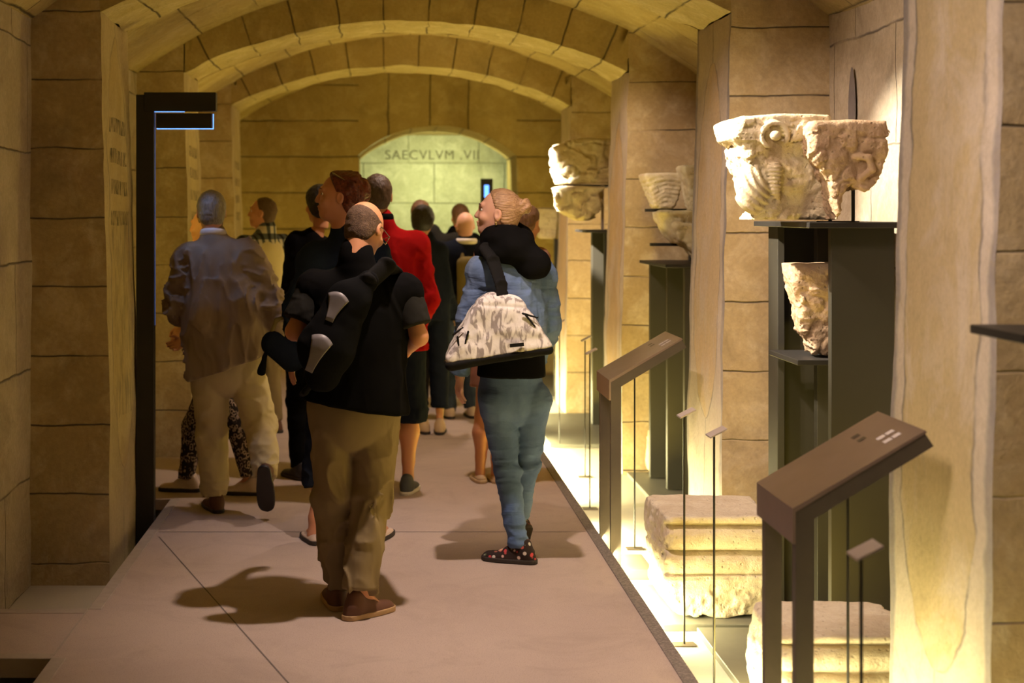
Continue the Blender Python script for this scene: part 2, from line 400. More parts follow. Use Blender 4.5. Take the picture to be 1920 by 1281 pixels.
def painted(name, light_c, tan_c, seed, top=2.05, bottom=.35, inscription=False, edges=True):
    """painted plaster side of a pier: a lighter frame round a long tan panel with a curved head and foot; UV u 0..1 across, v metres above the walkway"""
    t = NT(name, .85, .2); o = t.mapping(loc=(seed, seed*2, 0)); uv = t.sep(t.obj.outputs['UV'])
    wob = t.math('MULTIPLY', t.math('SUBTRACT', t.noise(o, 3.5, 4), .5), .16)
    u = t.math('ADD', uv[0], wob); v = uv[1]
    st = t.noise(t.mapping((3, 3, 1.1), loc=(seed, 0, 0)), 3, 6, .7, .6); bl = t.noise(o, 2.2, 5, .6, .6); fine = t.noise(o, 60, 4)
    base = t.mix(t.ramp(bl, [(.4, 0), (.62, 1)]), light_c, tuple(x*.83 for x in light_c))
    tan = t.mix(t.ramp(st, [(.3, 0), (.75, 1)]), tuple(x*.88 for x in tan_c), tan_c); bb = t.noise(t.mapping((1, 1, .6), loc=(seed, 5, 2)), 3.2, 5, .65, .7); tan = t.mix(t.math('MULTIPLY', t.ramp(bb, [(.48, 0), (.62, 1)]), .7), tan, tuple(x*1.0 for x in light_c))
    # half width of the panel closes in a pointed curve at head and foot
    uc = t.math('ABSOLUTE', t.math('SUBTRACT', u, .5))
    hd = t.math('DIVIDE', t.math('SUBTRACT', top, v), .5, clamp=True); ft = t.math('DIVIDE', t.math('SUBTRACT', v, bottom), .45, clamp=True)
    wdt = t.math('MULTIPLY', t.math('POWER', t.math('MULTIPLY', hd, ft), .5), .36)
    sd = t.math('SUBTRACT', uc, wdt)
    inside = t.math('LESS_THAN', sd, 0.0)
    c = t.mix(inside, base, tan)
    ln = t.math('SUBTRACT', 1.0, t.math('DIVIDE', t.math('ABSOLUTE', sd), .018, clamp=True), clamp=True)
    lv = t.math('MULTIPLY', t.math('MULTIPLY', ln, t.ramp(t.noise(o, 4, 3), [(.4, .2), (.55, 1)])), .75)
    c = t.mix(lv, c, (.13, .12, .12))
    if edges:
        e = t.math('DIVIDE', t.math('SUBTRACT', t.math('ABSOLUTE', t.math('SUBTRACT', u, .5)), .43), .03, clamp=True)
        c = t.mix(t.math('MULTIPLY', e, t.ramp(bl, [(.35, .5), (.6, .9)])), c, (.25, .23, .23))
    if inscription:
        rows = t.math('FRACT', t.math('DIVIDE', v, .155)); rm = t.math('MULTIPLY', t.math('GREATER_THAN', rows, .25), t.math('LESS_THAN', rows, .72))
        gl = t.noise(t.mapping((1, 34, 5)), 2.2, 2, .5); gm = t.ramp(gl, [(.44, 1), (.54, 0)])
        rng = t.math('MULTIPLY', t.math('LESS_THAN', v, 2.2), t.math('GREATER_THAN', v, 1.55))
        um = t.math('LESS_THAN', t.math('ABSOLUTE', t.math('SUBTRACT', uv[0], .52)), .3)
        k = t.math('MULTIPLY', t.math('MULTIPLY', rm, gm), t.math('MULTIPLY', rng, um))
        c = t.mix(t.math('MULTIPLY', k, .9), c, (.05, .045, .035))
        sm = t.math('MULTIPLY', t.math('MULTIPLY', t.math('LESS_THAN', v, 1.6), t.math('GREATER_THAN', v, .62)), um)
        smn = t.ramp(t.noise(t.mapping((1, 8, 2)), 3, 4), [(.45, 0), (.65, 1)])
        c = t.mix(t.math('MULTIPLY', t.math('MULTIPLY', sm, smn), .55), c, (.13, .115, .09))
    c = t.mix(.3, c, t.ramp(fine, [(.3, .55), (.7, 1.0)]), 'MULTIPLY')
    crk = t.ramp(t.vor(t.mapping((1, 1, .35), loc=(seed, 0, 3)), 5, 'DISTANCE_TO_EDGE'), [(0, 1), (.012, 0)])
    c = t.mix(t.math('MULTIPLY', t.math('MULTIPLY', crk, t.ramp(bl, [(.5, 0), (.6, 1)])), .16), c, (.15, .13, .11)); md = t.noise(t.mapping(loc=(seed, 9, 1)), 11, 6, .75, .8); c = t.mix(t.math('MULTIPLY', t.ramp(md, [(.5, 0), (.68, 1)]), .38), c, tuple(x*.62 for x in tan_c))
    t.col(c); t.bump(t.math('ADD', bl, t.math('MULTIPLY', fine, .3)), .5, .012); return t.m

m_pa = painted('painted_plaster_near', (.63, .55, .45), (.56, .45, .26), 1.3, top=5.0, bottom=.30)
m_pb = painted('painted_plaster_second', (.60, .51, .41), (.63, .48, .29), 4.1, top=2.42, bottom=.6)
m_pc = painted('painted_plaster_third', (.62, .52, .40), (.62, .44, .24), 7.7, top=2.3, bottom=.2, edges=False)
m_pl = painted('inscribed_plaster_left', (.52, .42, .25), (.50, .39, .21), 2.9, top=2.55, bottom=.35, inscription=True, edges=False)
# floor
t = NT('walkway_concrete', .75, .25); o_ = t.mapping()
b1 = t.noise(o_, .9, 4, .6, .5); b2 = t.noise(o_, 6, 6, .7); b3 = t.noise(o_, 260, 2, .7)
c = t.mix(t.ramp(b1, [(.35, 0), (.65, 1)]), (.46, .365, .32), (.52, .42, .365)); c = t.mix(t.math('MULTIPLY', b2, .35), c, (.36, .29, .26))
c = t.mix(t.ramp(b3, [(.34, .7), (.44, 0)]), c, (.20, .16, .14)); b4 = t.noise(o_, 2.6, 6, .7, 1.2); c = t.mix(t.math('MULTIPLY', t.ramp(b4, [(.5, 0), (.7, 1)]), .45), c, (.34, .27, .23))
t.col(c); t.bump(t.math('ADD', b2, t.math('MULTIPLY', b3, .2)), .15, .004); m_floor = t.m
t = NT('edge_band_steel', .6, .4); o_ = t.mapping(); n1 = t.noise(o_, 90, 5, .8)
t.col(t.mix(t.ramp(n1, [(.4, 0), (.62, 1)]), (.10, .085, .085), (.26, .22, .21))); t.bump(n1, .2, .003); m_band = t.m
m_curb = plain('curb_concrete', (.40, .34, .29), .8, var=.2, scale=20)
m_seam = plain('seam_sealant', (.16, .13, .12), .9)
t = NT('pit_floor_stone', .8, .25); o_ = t.mapping(); n1 = t.noise(o_, 5, 5, .6); n2 = t.noise(o_, 110, 3, .7)
t.col(t.mix(n1, (.50, .46, .38), t.mix(n2, (.60, .56, .47), (.45, .42, .35)))); t.bump(n2, .15, .003); m_pit = t.m
m_slab = plain('grey_display_slab', (.135, .13, .105), .55, var=.15, scale=12)
m_black = plain('black_powder_coat', (.022, .020, .017), .5, var=.2, spec=.3)
m_tower = plain('dark_display_panel', (.036, .033, .023), .5, var=.1, spec=.3)
m_bronze = plain('bronzed_steel', (.23, .165, .135), .34, metal=.5, var=.25, scale=6)
m_bronze_d = plain('dark_bronzed_steel', (.085, .068, .052), .45, metal=.4, var=.25, scale=9)
m_print = plain('grey_print', (.55, .50, .47), .6)
m_label = plain('label_plate', (.42, .36, .34), .4, metal=.3)
m_blue = emit('blue_screen_light', (.12, .32, 1.0), 3.0)
m_blue_dim = emit('blue_screen_spill', (.12, .25, .8), .35)
m_led = emit('lamp_diffuser', (1.0, .86, .48), 9.0)
def carved(name, ca, cb, cc):
    t = NT(name, .9, .15); o_ = t.mapping(); n1 = t.noise(o_, 7, 6, .7, .5); n2 = t.noise(o_, 60, 5, .7)
    c = t.mix(t.ramp(n1, [(.38, 0), (.6, 1)]), ca, cb); c = t.mix(t.ramp(n2, [(.5, 0), (.75, .5)]), c, cc)
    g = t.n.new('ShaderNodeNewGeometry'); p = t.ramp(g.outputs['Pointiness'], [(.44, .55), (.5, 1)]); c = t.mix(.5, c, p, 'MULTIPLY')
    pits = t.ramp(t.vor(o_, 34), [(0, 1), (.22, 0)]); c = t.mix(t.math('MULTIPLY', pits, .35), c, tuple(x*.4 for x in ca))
    t.col(c); t.bump(t.math('SUBTRACT', t.math('ADD', n1, t.math('MULTIPLY', n2, .45)), t.math('MULTIPLY', pits, .4)), .9, .014); return t.m
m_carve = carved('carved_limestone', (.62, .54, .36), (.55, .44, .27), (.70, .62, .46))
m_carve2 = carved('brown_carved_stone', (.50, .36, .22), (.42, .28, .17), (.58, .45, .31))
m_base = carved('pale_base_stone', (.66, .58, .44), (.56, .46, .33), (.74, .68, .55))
m_paint_txt = plain('faded_paint', (.15, .14, .09), .9, var=.4, scale=30)

# ------------------------------------------------------------------ the crypt
XR, XL = 1.68, -1.38; WR, WL = 2.16, -1.71
SPR, APX = EYE+.975, EYE+1.33
CX = (XR+XL)/2; HA = (XR-XL)/2; RA = (HA*HA+(APX-SPR)**2)/(2*(APX-SPR)); ZA = APX-RA
VS, VA = EYE+.95, EYE+1.60; CV = (WR+WL)/2; HV = (WR-WL)/2; RV = (HV*HV+(VA-VS)**2)/(2*(VA-VS)); ZV = VA-RV
def arcz(x): return ZA+math.sqrt(max(RA*RA-(x-CX)**2, 0))
def vz(x): return ZV+math.sqrt(max(RV*RV-(x-CV)**2, 0))
PY = [3.85, 6.9, 9.8, 12.8]; PT = .72; END = 15.8; BAT = .05
COURSE = .334
def wob(x, y, z): return 0
# piers: (side, index)
def pier(side, i, y0, mat_side):
    name = 'pier'
    x0 = XR if side > 0 else XL; xw = (WR+.06) if side > 0 else (WL-.06); y1 = y0+PT
    zt = VA+.1
    def bx(z): return x0-side*BAT*max(0, min(1, (SPR-z)/1.9))
    def by(z): return BAT*.5*max(0, min(1, (SPR-z)/1.9))
    zb = PIT-.02; nz = 46
    ph = .35 if side > 0 else .12
    m = MB()
    m.grid(lambda u, v: (lambda z: (bx(z)+(xw-bx(z))*u, y0-by(z), z))(zb+(zt-zb)*v), 12, nz, lambda u, v: (u*.5, (zb+(zt-zb)*v)/COURSE+ph), flip=(side < 0))
    m.grid(lambda u, v: (lambda z: (bx(z)+(xw-bx(z))*u, y1+by(z), z))(zb+(zt-zb)*v), 12, nz, lambda u, v: (u*.5, (zb+(zt-zb)*v)/COURSE+ph), flip=(side > 0))
    o = m.build('wall_pier', m_pillar, None, None, True, .007, 5, 3, False)
    # corridor side, painted
    n = MB()
    n.grid(lambda u, v: (lambda z: (bx(z), y0-by(z)+(PT+2*by(z))*u, z))(zb+(SPR-zb)*v), 18, 44, lambda u, v: (u, zb+(SPR-zb)*v), flip=(side > 0))
    f = n.build('painted_face', mat_side, o, None, True, .007, 5, 3, False)
    struct(o); o.name = 'wall_right_pier' if side > 0 else 'wall_left_pier'
    return o
smats = {(1, 0): m_pa, (1, 1): m_pb, (1, 2): m_pc, (1, 3): m_pc}
for i, y in enumerate(PY):
    pier(1, i, y, smats[(1, i)]); pier(-1, i, y, m_pl)
# arches
def arch(y0):
    y1 = y0+PT; n = 60
    m = MB(); UN = .31
    def uvx(x): return ((math.atan2(x-CX, arcz(x)-ZA))*RA)/UN+.5
    for (yy, fl) in ((y0, False), (y1, True)):
        m.grid(lambda u, v: (lambda x: (x+(x-CX)*.12*v*(1 if abs(x-CX) < HA*.95 else 0), yy, arcz(x)*(1-v)+v*(vz(x)+.12)))(XL+(XR-XL)*u), n, 6, lambda u, v: (0.5, uvx(XL+(XR-XL)*u)), flip=fl)
    o = m.build('ceiling_arch', m_arch, None, None, True, .006, 6, 5, False)
    k = MB()
    k.grid(lambda u, v: (lambda x: (x, y0+PT*v, arcz(x)))(XL+(XR-XL)*u), 90, 22, lambda u, v: (v, uvx(XL+(XR-XL)*u)), flip=True)
    k.build('arch_underside', m_intra, o, None, True, .010, 6, 5, False)
    return struct(o)
for y in PY: arch(y)
# vault, side walls
m = MB(); Y0, Y1 = .3, END+.05
m.grid(lambda u, v: (lambda x: (x, Y0+(Y1-Y0)*v, vz(x)))(WL-.05+(WR-WL+.1)*u), 60, 150, lambda u, v: ((Y0+(Y1-Y0)*v)/.62, math.atan2(WL+(WR-WL)*u-CV, RV)*RV/.34), flip=True)
struct(m.build('ceiling', m_vault, None, None, True, .012, 3, 9, False))
for side, xx in ((1, WR), (-1, WL)):
    m = MB()
    m.grid(lambda u, v: (xx, Y0+(Y1-Y0)*u, PIT-.05+(VS+.12-PIT)*v), 180, 40, lambda u, v: ((Y0+(Y1-Y0)*u)/.8, (PIT+(VS-PIT)*v)/.5+.2), flip=(side < 0))
    struct(m.build('wall_right' if side > 0 else 'wall_left', m_wall, None, None, True, .008, 3, 11, False))
m = MB(); n_ = 24; pts_ = []
for k in range(n_):
    a_ = 2*PI*k/n_; pts_.append((6.53+.045*math.sin(a_)*(1-.35*math.cos(a_)), 2.17+.15*math.cos(a_)))
m.prism(pts_, 0, WR-.016, WR-.012); mk_ = m.build('painted_mark', plain('faded_grey_paint', (.17, .145, .13), .9, var=.35, scale=14), bpy.data.objects['wall_right'])
# end wall with the low arched opening
OX0, OX1 = -.29, 1.47; OS, OA = EYE+.64, EYE+.975
oc = (OX0+OX1)/2; oh = (OX1-OX0)/2; orr = (oh*oh+(OA-OS)**2)/(2*(OA-OS)); oz = OA-orr
def oarc(x): return oz+math.sqrt(max(orr*orr-(x-oc)**2, 0))
m = MB()
zt = VA+.1
m.grid(lambda u, v: (WL-.1+(OX0-WL+.1)*u, END, PIT+(zt-PIT)*v), 10, 40, lambda u, v: (1.2*u, (PIT+(zt-PIT)*v)/.4+.3))
m.grid(lambda u, v: (OX1+(WR+.1-OX1)*u, END, PIT+(zt-PIT)*v), 10, 40, lambda u, v: (.6*u, (PIT+(zt-PIT)*v)/.4+.3))
m.grid(lambda u, v: (lambda x: (x, END, oarc(x)*(1-v)+v*zt))(OX0+(OX1-OX0)*u), 30, 14, lambda u, v: (.5, math.atan2(OX0+(OX1-OX0)*u-oc, .9)*2.2+.2))
ew = m.build('wall_end', m_arch, None, None, True, .006, 4, 13, False); struct(ew)
m = MB(); D1 = 17.05
m.grid(lambda u, v: (lambda x: (x, END+(D1-END)*v, oarc(x)))(OX0+(OX1-OX0)*u), 30, 8, lambda u, v: (.5, u*6), flip=True)
m.grid(lambda u, v: (OX0, END+(D1-END)*u, PIT+(OS-PIT)*v), 6, 20, lambda u, v: (u, v*6), flip=True)
m.grid(lambda u, v: (OX1, END+(D1-END)*u, PIT+(OS-PIT)*v), 6, 20, lambda u, v: (u, v*6))
m.build('opening_reveal', m_arch, ew, None, True, .005, 4, 14, False)
FAR = 17.7
t = stone('end_room_limestone', (.52, .52, .38), (.42, .42, .29), (.62, .62, .48), joint='uv', jw=.02, jcol=(.25, .25, .16)); m_far = t.m
m = MB(); m.grid(lambda u, v: (-1.6+4.4*u, FAR, PIT+3.6*v), 60, 50, lambda u, v: (u*5, v*7.2+.15))
fw = struct(m.build('wall_far', m_far, None, None, True, .004, 4, 15, False))
m = MB(); m.box(-1.6, 2.8, D1, FAR+.05, 2.62, 2.72); struct(m.build('ceiling_end_room', m_arch))
def text(body, size, loc, mat, parent, name):
    c = bpy.data.curves.new(name, 'FONT'); c.body = body; c.size = size; c.extrude = .001; c.space_character = 1.12; c.offset = 0
    o = bpy.data.objects.new(name+'_tmp', c); COL.objects.link(o)
    dg = bpy.context.evaluated_depsgraph_get(); me = bpy.data.meshes.new_from_object(o.evaluated_get(dg)); bpy.data.objects.remove(o)
    me.materials.clear(); me.materials.append(mat)
    q = bpy.data.objects.new(name, me); COL.objects.link(q); q.rotation_euler = (PI/2, 0, 0); q.location = loc; q.parent = parent; return q
sF = FP/FAR
text('SAECVLVM .VII', .165, ((722-VX)/sF, FAR-.012, EYE-(299-VY)/sF), m_paint_txt, fw, 'painted_inscription')

# ------------------------------------------------------------------ floors
DL, DR = -1.234, 1.103
def deck(name, x0, x1, y0, y1, par=None):
    m = MB(); m.box(x0, x1, y0, y1, -.06, 0); return m.build(name, m_floor, par)
fl = struct(deck('floor', DL+.055, DR-.055, .4, FAR-.01))
struct(deck('floor_left_bay', WL-.3, DL, 5.27, 5.92)); struct(deck('floor_left_passage', WL, DL, 8.2, 9.6))
m = MB(); m.box(WL-.3, WR+.3, .3, FAR, PIT-.06, PIT); struct(m.build('floor_pit', m_pit))
m = MB(); m.box(DR-.055, DR, .4, END+.5, -.075, .004, .002); struct(m.build('trim_right', m_band))
m = MB()
for (a, b) in ((.4, 5.27), (5.92, 8.2), (9.6, END)): m.box(DL, DL+.055, a, b, -.075, .003, .002)
struct(m.build('trim_left', m_curb))
m = MB(); m.box(DL, DL+.055, 5.27, 5.92, -.06, 0); m.box(DL, DL+.055, 8.2, 9.6, -.06, 0); m.build('floor_infill', m_floor, fl)
m = MB(); m.box(WL-.3, DL, 5.86, 5.921, -.07, .003, .002); m.box(WL-.3, DL, 5.262, 5.32, -.07, .003, .002); m.box(DL-.004, DL+.003, 5.3, 5.9, .0, .0022); struct(m.build('trim_left_bay', m_curb))
# diagonal and cross seams in the concrete
m = MB()
def seam(a, b, wd=.006):
    a = Vector((*a, .0012)); b = Vector((*b, .0012)); n = Vector((-(b-a).y, (b-a).x, 0)).normalized()*wd/2
    m.add([a-n, b-n, b+n, a+n], [(0, 1, 2, 3)])
seam((-1.15, 7.25), (-.25, 4.75)); seam((-1.17, 7.36), (1.04, 7.36)); seam((-1.17, 10.4), (1.04, 10.4)); seam((-1.17, 4.35), (1.04, 4.35), .004)
m.build('floor_seam', m_seam, fl)
# lamp housings under the deck edge
for (a, b) in ((3.2, 5.3), (5.9, 8.2), (8.9, 11.2), (11.9, 14.2)):
    r = empty('strip_lamp', (1.1185, (a+b)/2, -.1), None, None)
    m = MB(); m.box(-.016, -.004, -(b-a)/2, (b-a)/2, -.03, .02); m.build('housing', m_black, r)
    m = MB(); m.box(-.004, .004, -(b-a)/2, (b-a)/2, -.022, .012); m.build('diffuser', m_led, r)
    tag(r, 'long strip lamp under the right edge of the walkway', 'strip lamp', 'strip lamps under the walkway edge')

# ------------------------------------------------------------------ display furniture
def slab(x0, x1, y0, y1, z1, label, name='floor_slab', mat=None, z0=PIT):
    m = MB(); cx, cy = (x0+x1)/2, (y0+y1)/2
    m.box(x0-cx, x1-cx, y0-cy, y1-cy, 0, z1-z0, .003); o = m.build(name, mat or m_slab); o.location = (cx, cy, z0)
    return tag(o, label, 'plinth')
slab(1.335, 2.1, 4.75, 6.08, PIT+.03, 'flat dark grey floor plinth in front of the big pale column base')
slab(1.20, 2.1, 6.12, 6.78, PIT+.03, 'flat dark grey plinth under the big pale column base')
slab(1.185, 1.32, 6.98, 7.30, PIT+.05, 'small low dark block beside the walkway edge, between two lecterns', 'low_block')
slab(1.66, 2.12, 8.0, 9.75, PIT+.025, 'dark floor plinth under the middle tower of dark panels')
slab(1.27, 2.1, 10.9, 12.6, PIT+.03, 'broad grey floor plinth behind the row of label stands, far bay')
slab(1.6, 2.1, 13.75, 15.6, PIT+.03, 'dark floor plinth under the farthest display tower')
slab(1.36, 2.1, 3.9, 4.6, PIT+.03, 'dark floor plinth beside the nearest pier')

def tower(name, loc, slabs, zt, label, extra=None, mat=None):
    r = empty(name, (loc[0], loc[1], PIT+.03), label, 'display stand')
    o = np.array([loc[0], loc[1], PIT+.03])
    for (x0, x1, y0, y1) in slabs:
        m = MB(); m.box(x0-o[0], x1-o[0], y0-o[1], y1-o[1], 0, zt-o[2], .002); m.build('upright_panel', mat or m_tower, r)
    for (nm, x0, x1, y0, y1, z0, z1) in (extra or []):
        m = MB(); m.box(x0-o[0], x1-o[0], y0-o[1], y1-o[1], z0-o[2], z1-o[2], .002); m.build(nm, m_black, r)
    return r
Z1 = EYE-.035
tower('display_tower', (1.85, 5.9), [(1.70, 1.73, 6.15, 6.30), (1.73, 2.04, 6.22, 6.25), (1.82, 2.0, 5.98, 6.03), (1.765, 2.015, 5.62, 5.66)], Z1-.02,
      'tall dark tower of upright panels carrying two carved capitals near the front',
      [('top_shelf', 1.63, 2.08, 5.46, 6.28, Z1-.022, Z1), ('inner_shelf', 1.655, 1.95, 5.70, 6.12, EYE-.61, EYE-.588), ('stone_peg', 1.82, 2.0, 5.75, 5.77, EYE-.395, EYE-.38)])
Z2 = EYE-.315
tower('display_tower', (1.95, 9.1), [(1.775, 2.1, 9.5, 9.55), (1.81, 2.1, 9.1, 9.15), (1.84, 2.1, 8.72, 8.77)], Z2-.02,
      'dark tower of three stepped panels in the bay behind the second pier', [('top_shelf', 1.72, 2.12, 8.7, 9.6, Z2-.02, Z2), ('upper_shelf', 1.84, 2.12, 9.0, 9.5, EYE-.06, EYE-.035), ('back_post', 2.02, 2.1, 9.42, 9.46, Z2, EYE+.22)])
tower('display_tower', (1.95, 11.8), [(1.74, 2.0, 11.9, 12.0), (1.77, 2.05, 11.45, 11.5), (1.80, 2.05, 11.2, 11.25)], EYE-.135,
      'dark tower under the brightly lit capital in the third bay', [('top_shelf', 1.60, 2.1, 11.3, 11.95, EYE-.155, EYE-.135)] )
tower('display_tower', (1.8, 13.95), [(1.66, 1.76, 13.9, 13.96), (1.74, 2.0, 14.2, 14.25)], EYE-.25, 'narrow dark display tower farthest down the right side')
# display shelf entering the frame at the right edge
r = empty('wall_shelf', (1.62, 3.42, EYE-.30), 'thin black shelf tip entering at the right edge of the frame', 'shelf')
m = MB(); m.box(-.155, .35, -.16, .14, 0, .022, .002); m.build('board', m_black, r)
m = MB(); m.box(.10, .13, -.1, .08, -1.48, 0, .002); m.build('upright_panel', m_tower, r)

# lecterns: sloping plate folded from thick sheet, carried by two posts
def lectern(x, yn, yf, zlow, slope, run, label, pw=.062):
    o = np.array([x+.05, (yn+yf)/2, PIT]); r = empty('lectern', o, label, 'lectern')
    th = .075; hl = zlow-PIT; zr = run*math.tan(slope)
    m = MB()
    # folded plate: profile in x-z extruded along y
    prof = [(-.05, hl-.10), (-.05, hl), (run-.05, hl+zr), (run-.045, hl+zr-.006), (-.042, hl-.010), (-.042, hl-.10)]
    m.prism(prof, 1, yn-o[1], yf-o[1]); m.build('sloping_plate', m_bronze, r)
    for k, yy in enumerate((yn-o[1]+.002, yf-o[1]-pw-.002)):
        m = MB(); a = slope
        prof = [(-.0415, 0), (-.0415, hl-.009), (run-.052, hl+zr-.006), (run-.026, hl+zr-.045), (.010, hl+.06*math.tan(a)-.066), (.010, 0)]
        m.prism(prof, 1, yy, yy+pw*.55); m.build('post', m_bronze_d, r)
    # raised print near the upper end of the plate
    for k, (u, v) in enumerate(((.80, .62), (.87, .62), (.80, .76), (.87, .76), (.72, .28), (.72, .42))):
        m = MB(); xx = -.05+run*u; zz = hl+zr*u+.0005; d = .011; w_ = .028
        yv = (yn-o[1])+(yf-yn)*(1-v)
        m.add([(xx-d, yv-w_/2, zz-d*math.tan(slope)+.0006), (xx+d, yv-w_/2, zz+d*math.tan(slope)+.0006), (xx+d, yv+w_/2, zz+d*math.tan(slope)+.0006), (xx-d, yv+w_/2, zz-d*math.tan(slope)+.0006)], [(0, 1, 2, 3)])
        m.build('raised_dots', m_print if k < 4 else m_bronze_d, r, fixn=False)
    return r
lectern(1.154, 4.02, 4.41, EYE-.835, math.radians(30.5), .375, 'bronzed steel lectern with a sloping plate, the nearest and largest')
lectern(1.114, 7.05, 7.47, EYE-.828, math.radians(30), .36, 'bronzed steel lectern with a sloping plate, standing farther off behind the near one')

# label stands: hair-thin rod, little tilted plate, flat foot
def label_stand(px, py, s, label, ztop=None):
    Y = FP/s; x = (px-VX)/s; zt = EYE-(py-VY)/s
    r = empty('label_stand', (x, Y, PIT), label, 'label stand')
    m = MB(); m.tube((0, 0, .006), (0, 0, zt-PIT), .0045, 8); m.build('rod', m_black, r)
    m = MB(); m.box(-.045, .045, -.03, .03, 0, .006); m.build('foot', m_bronze_d, r)
    m = MB(); a = math.radians(27); L = .055
    m.prism([(-L*.6*math.cos(a), -L*.6*math.sin(a)), (L*.7*math.cos(a), L*.7*math.sin(a)), (L*.7*math.cos(a), L*.7*math.sin(a)+.006), (-L*.6*math.cos(a), -L*.6*math.sin(a)+.006)], 1, -.045, .035)
    q = m.build('label_plate', m_label, r); q.location = (.005, 0, zt-PIT)
label_stand(1283, 776, 450, 'thin label stand before the big pale column base, left of two')
label_stand(1339, 812, 494, 'thin label stand before the big pale column base, right of two')
label_stand(1615, 1034, 762, 'thin label stand behind the nearest lectern, its little plate fully in view')
label_stand(1590, 860, 610, 'thin label stand whose plate is hidden behind the nearest lectern plate')
label_stand(1097, 636, 275, 'tallest looking thin label stand, left of the farther lectern')
label_stand(1106, 660, 308, 'thin label stand close to the left post of the farther lectern')
label_stand(1190, 690, 350, 'thin label stand seen under the plate of the farther lectern')
label_stand(1049, 605, 244, 'thin label stand farthest away, just right of the denim jacket')

# ------------------------------------------------------------------ carved stones
def rotz(P, a):
    c, s = math.cos(a), math.sin(a); return np.stack([P[..., 0]*c+P[..., 1]*s, -P[..., 0]*s+P[..., 1]*c, P[..., 2]], -1)
def capital_f(wt, wb, h, dt, db, seed, rough=.012, relief=.016, fr=16, cut=None, abac=.0, mode=0):
    def f(P):
        z = np.clip(P[..., 2]/h, 0, 1)
        t_ = z**.8 if mode == 0 else z**1.6
        hx = wb/2+(wt-wb)/2*t_; hy = db/2+(dt-db)/2*t_
        if abac: 
            st = 1/(1+np.exp(-(P[..., 2]-h*.74)*90)); hx = hx+abac*st; hy = hy+abac*st
        q = np.stack([np.abs(P[..., 0])-hx+.02, np.abs(P[..., 1])-hy+.02, np.abs(P[..., 2]-h/2)-h/2+.02], -1)
        d = np.sqrt((np.maximum(q, 0)**2).sum(-1))+np.minimum(q.max(-1), 0)-.02
        Q = P+.03*np.stack([vn(P, 9, seed+1), vn(P, 9, seed+2), vn(P, 9, seed+3)], -1)
        n = fbm(P, 7, seed, 4)
        # carved scrollwork: ridged bands and drilled holes
        r1 = np.abs(vn(Q, fr, seed+5)); r2 = np.abs(vn(Q, fr*.55, seed+6))
        side = np.clip((h*.96-P[..., 2])*20, 0, 1)
        rel = (np.clip(.30-r1, 0, .3)*2.6+np.clip(.22-r2, 0, .22)*2.2)*relief
        th = np.sin((P[..., 2]+.35*np.abs(P[..., 0])+.02*vn(P, 12, seed+8))*210)*.0035*(vn(P, 3.2, seed+9) > .12)
        d = d+rough*n+side*(rel+th)*.8
        if cut is not None:
            for (c, n_) in cut:
                n_ = np.asarray(n_, dtype=f32)/np.linalg.norm(n_)
                d = smax(d, (P-np.asarray(c, dtype=f32))@n_+.02*fbm(P, 8, seed+20, 3), .02)
        return d*.8
    return f
def stone_obj(name, f, loc, half, h, res, mat, label, cat='carved stone', rz=0.0):
    g = (lambda P: f(rotz(P, rz))) if rz else f
    v, q = polygonise(g, (-half[0], -half[1], -.03), (half[0], half[1], h+.04), res, .9)
    v = smooth_verts(v, q, 1, .3); v[:, 2] = np.maximum(v[:, 2], 0)
    o = link_mesh(name, v, q, mat); o.location = loc
    return tag(o, label, cat)
def poly2(q, pts):
    """signed distance to a closed polygon in the plane"""
    x = q[..., 0]; z = q[..., 1]; d = None; inside = np.zeros(x.shape, bool); n = len(pts)
    for i in range(n):
        ax, az = pts[i]; bx_, bz = pts[(i+1) % n]; ex, ez = bx_-ax, bz-az; wx, wz = x-ax, z-az
        t_ = np.clip((wx*ex+wz*ez)/(ex*ex+ez*ez), 0, 1); e = (wx-ex*t_)**2+(wz-ez*t_)**2; d = e if d is None else np.minimum(d, e)
        c = (az > z) != (bz > z)
        inside ^= c & (x < (bx_-ax)*(z-az)/(bz-az+1e-12)+ax)
    return np.where(inside, -1, 1)*np.sqrt(d)
def outline_stone(pxs, s, dep, seed, taper=.35, rough=.009, relief=.016, fr=15, extra=None, org=None):
    """stone with a given face outline and real depth, carved with bands and scrolls; returns the function and its origin"""
    Y = FP/s; cx = sum(a for a, b in pxs)/len(pxs); bot = max(b for a, b in pxs); top = min(b for a, b in pxs)
    O = np.array([(cx-VX)/s, Y, EYE-(bot-VY)/s]); pts = [((a-cx)/s, (bot-b)/s) for a, b in pxs]; h = (bot-top)/s
    def f(P):
        W = .022*np.stack([vn(P, 10, seed+1), vn(P, 10, seed+2), vn(P, 10, seed+3)], -1); Q = P+W
        d2 = poly2(np.stack([P[..., 0], P[..., 2]], -1), pts)
        hy = dep*(1-taper*(1-np.clip(P[..., 2]/h, 0, 1)))
        d = smax(d2, np.abs(P[..., 1])-hy, .035)
        top_ = np.clip((h-.012-P[..., 2])*30, 0, 1)
        r1 = np.abs(vn(Q, fr, seed+5)); r2 = np.abs(vn(Q, fr*.5, seed+6)); r3 = np.abs(vn(Q, A(fr*.7, fr*.7, fr*1.6), seed+7))
        rel = (np.clip(.26-r1, 0, .26)*2.8+np.clip(.2-r2, 0, .2)*2.4-np.clip(.12-r3, 0, .12)*3.4)*relief
        lump = -.5*relief*np.clip(vn(P, fr*.45, seed+12)+.1, -1, 1)
        d = d+top_*(rel+lump)+rough*fbm(P, 9, seed, 5)*(.35+.65*top_)-.004*np.clip(.25-np.abs(vn(P, 70, seed+30)), 0, 1)*4*top_
        if extra is not None: d = extra(P, d, -dep)
        return d*.75
    return f, O, h
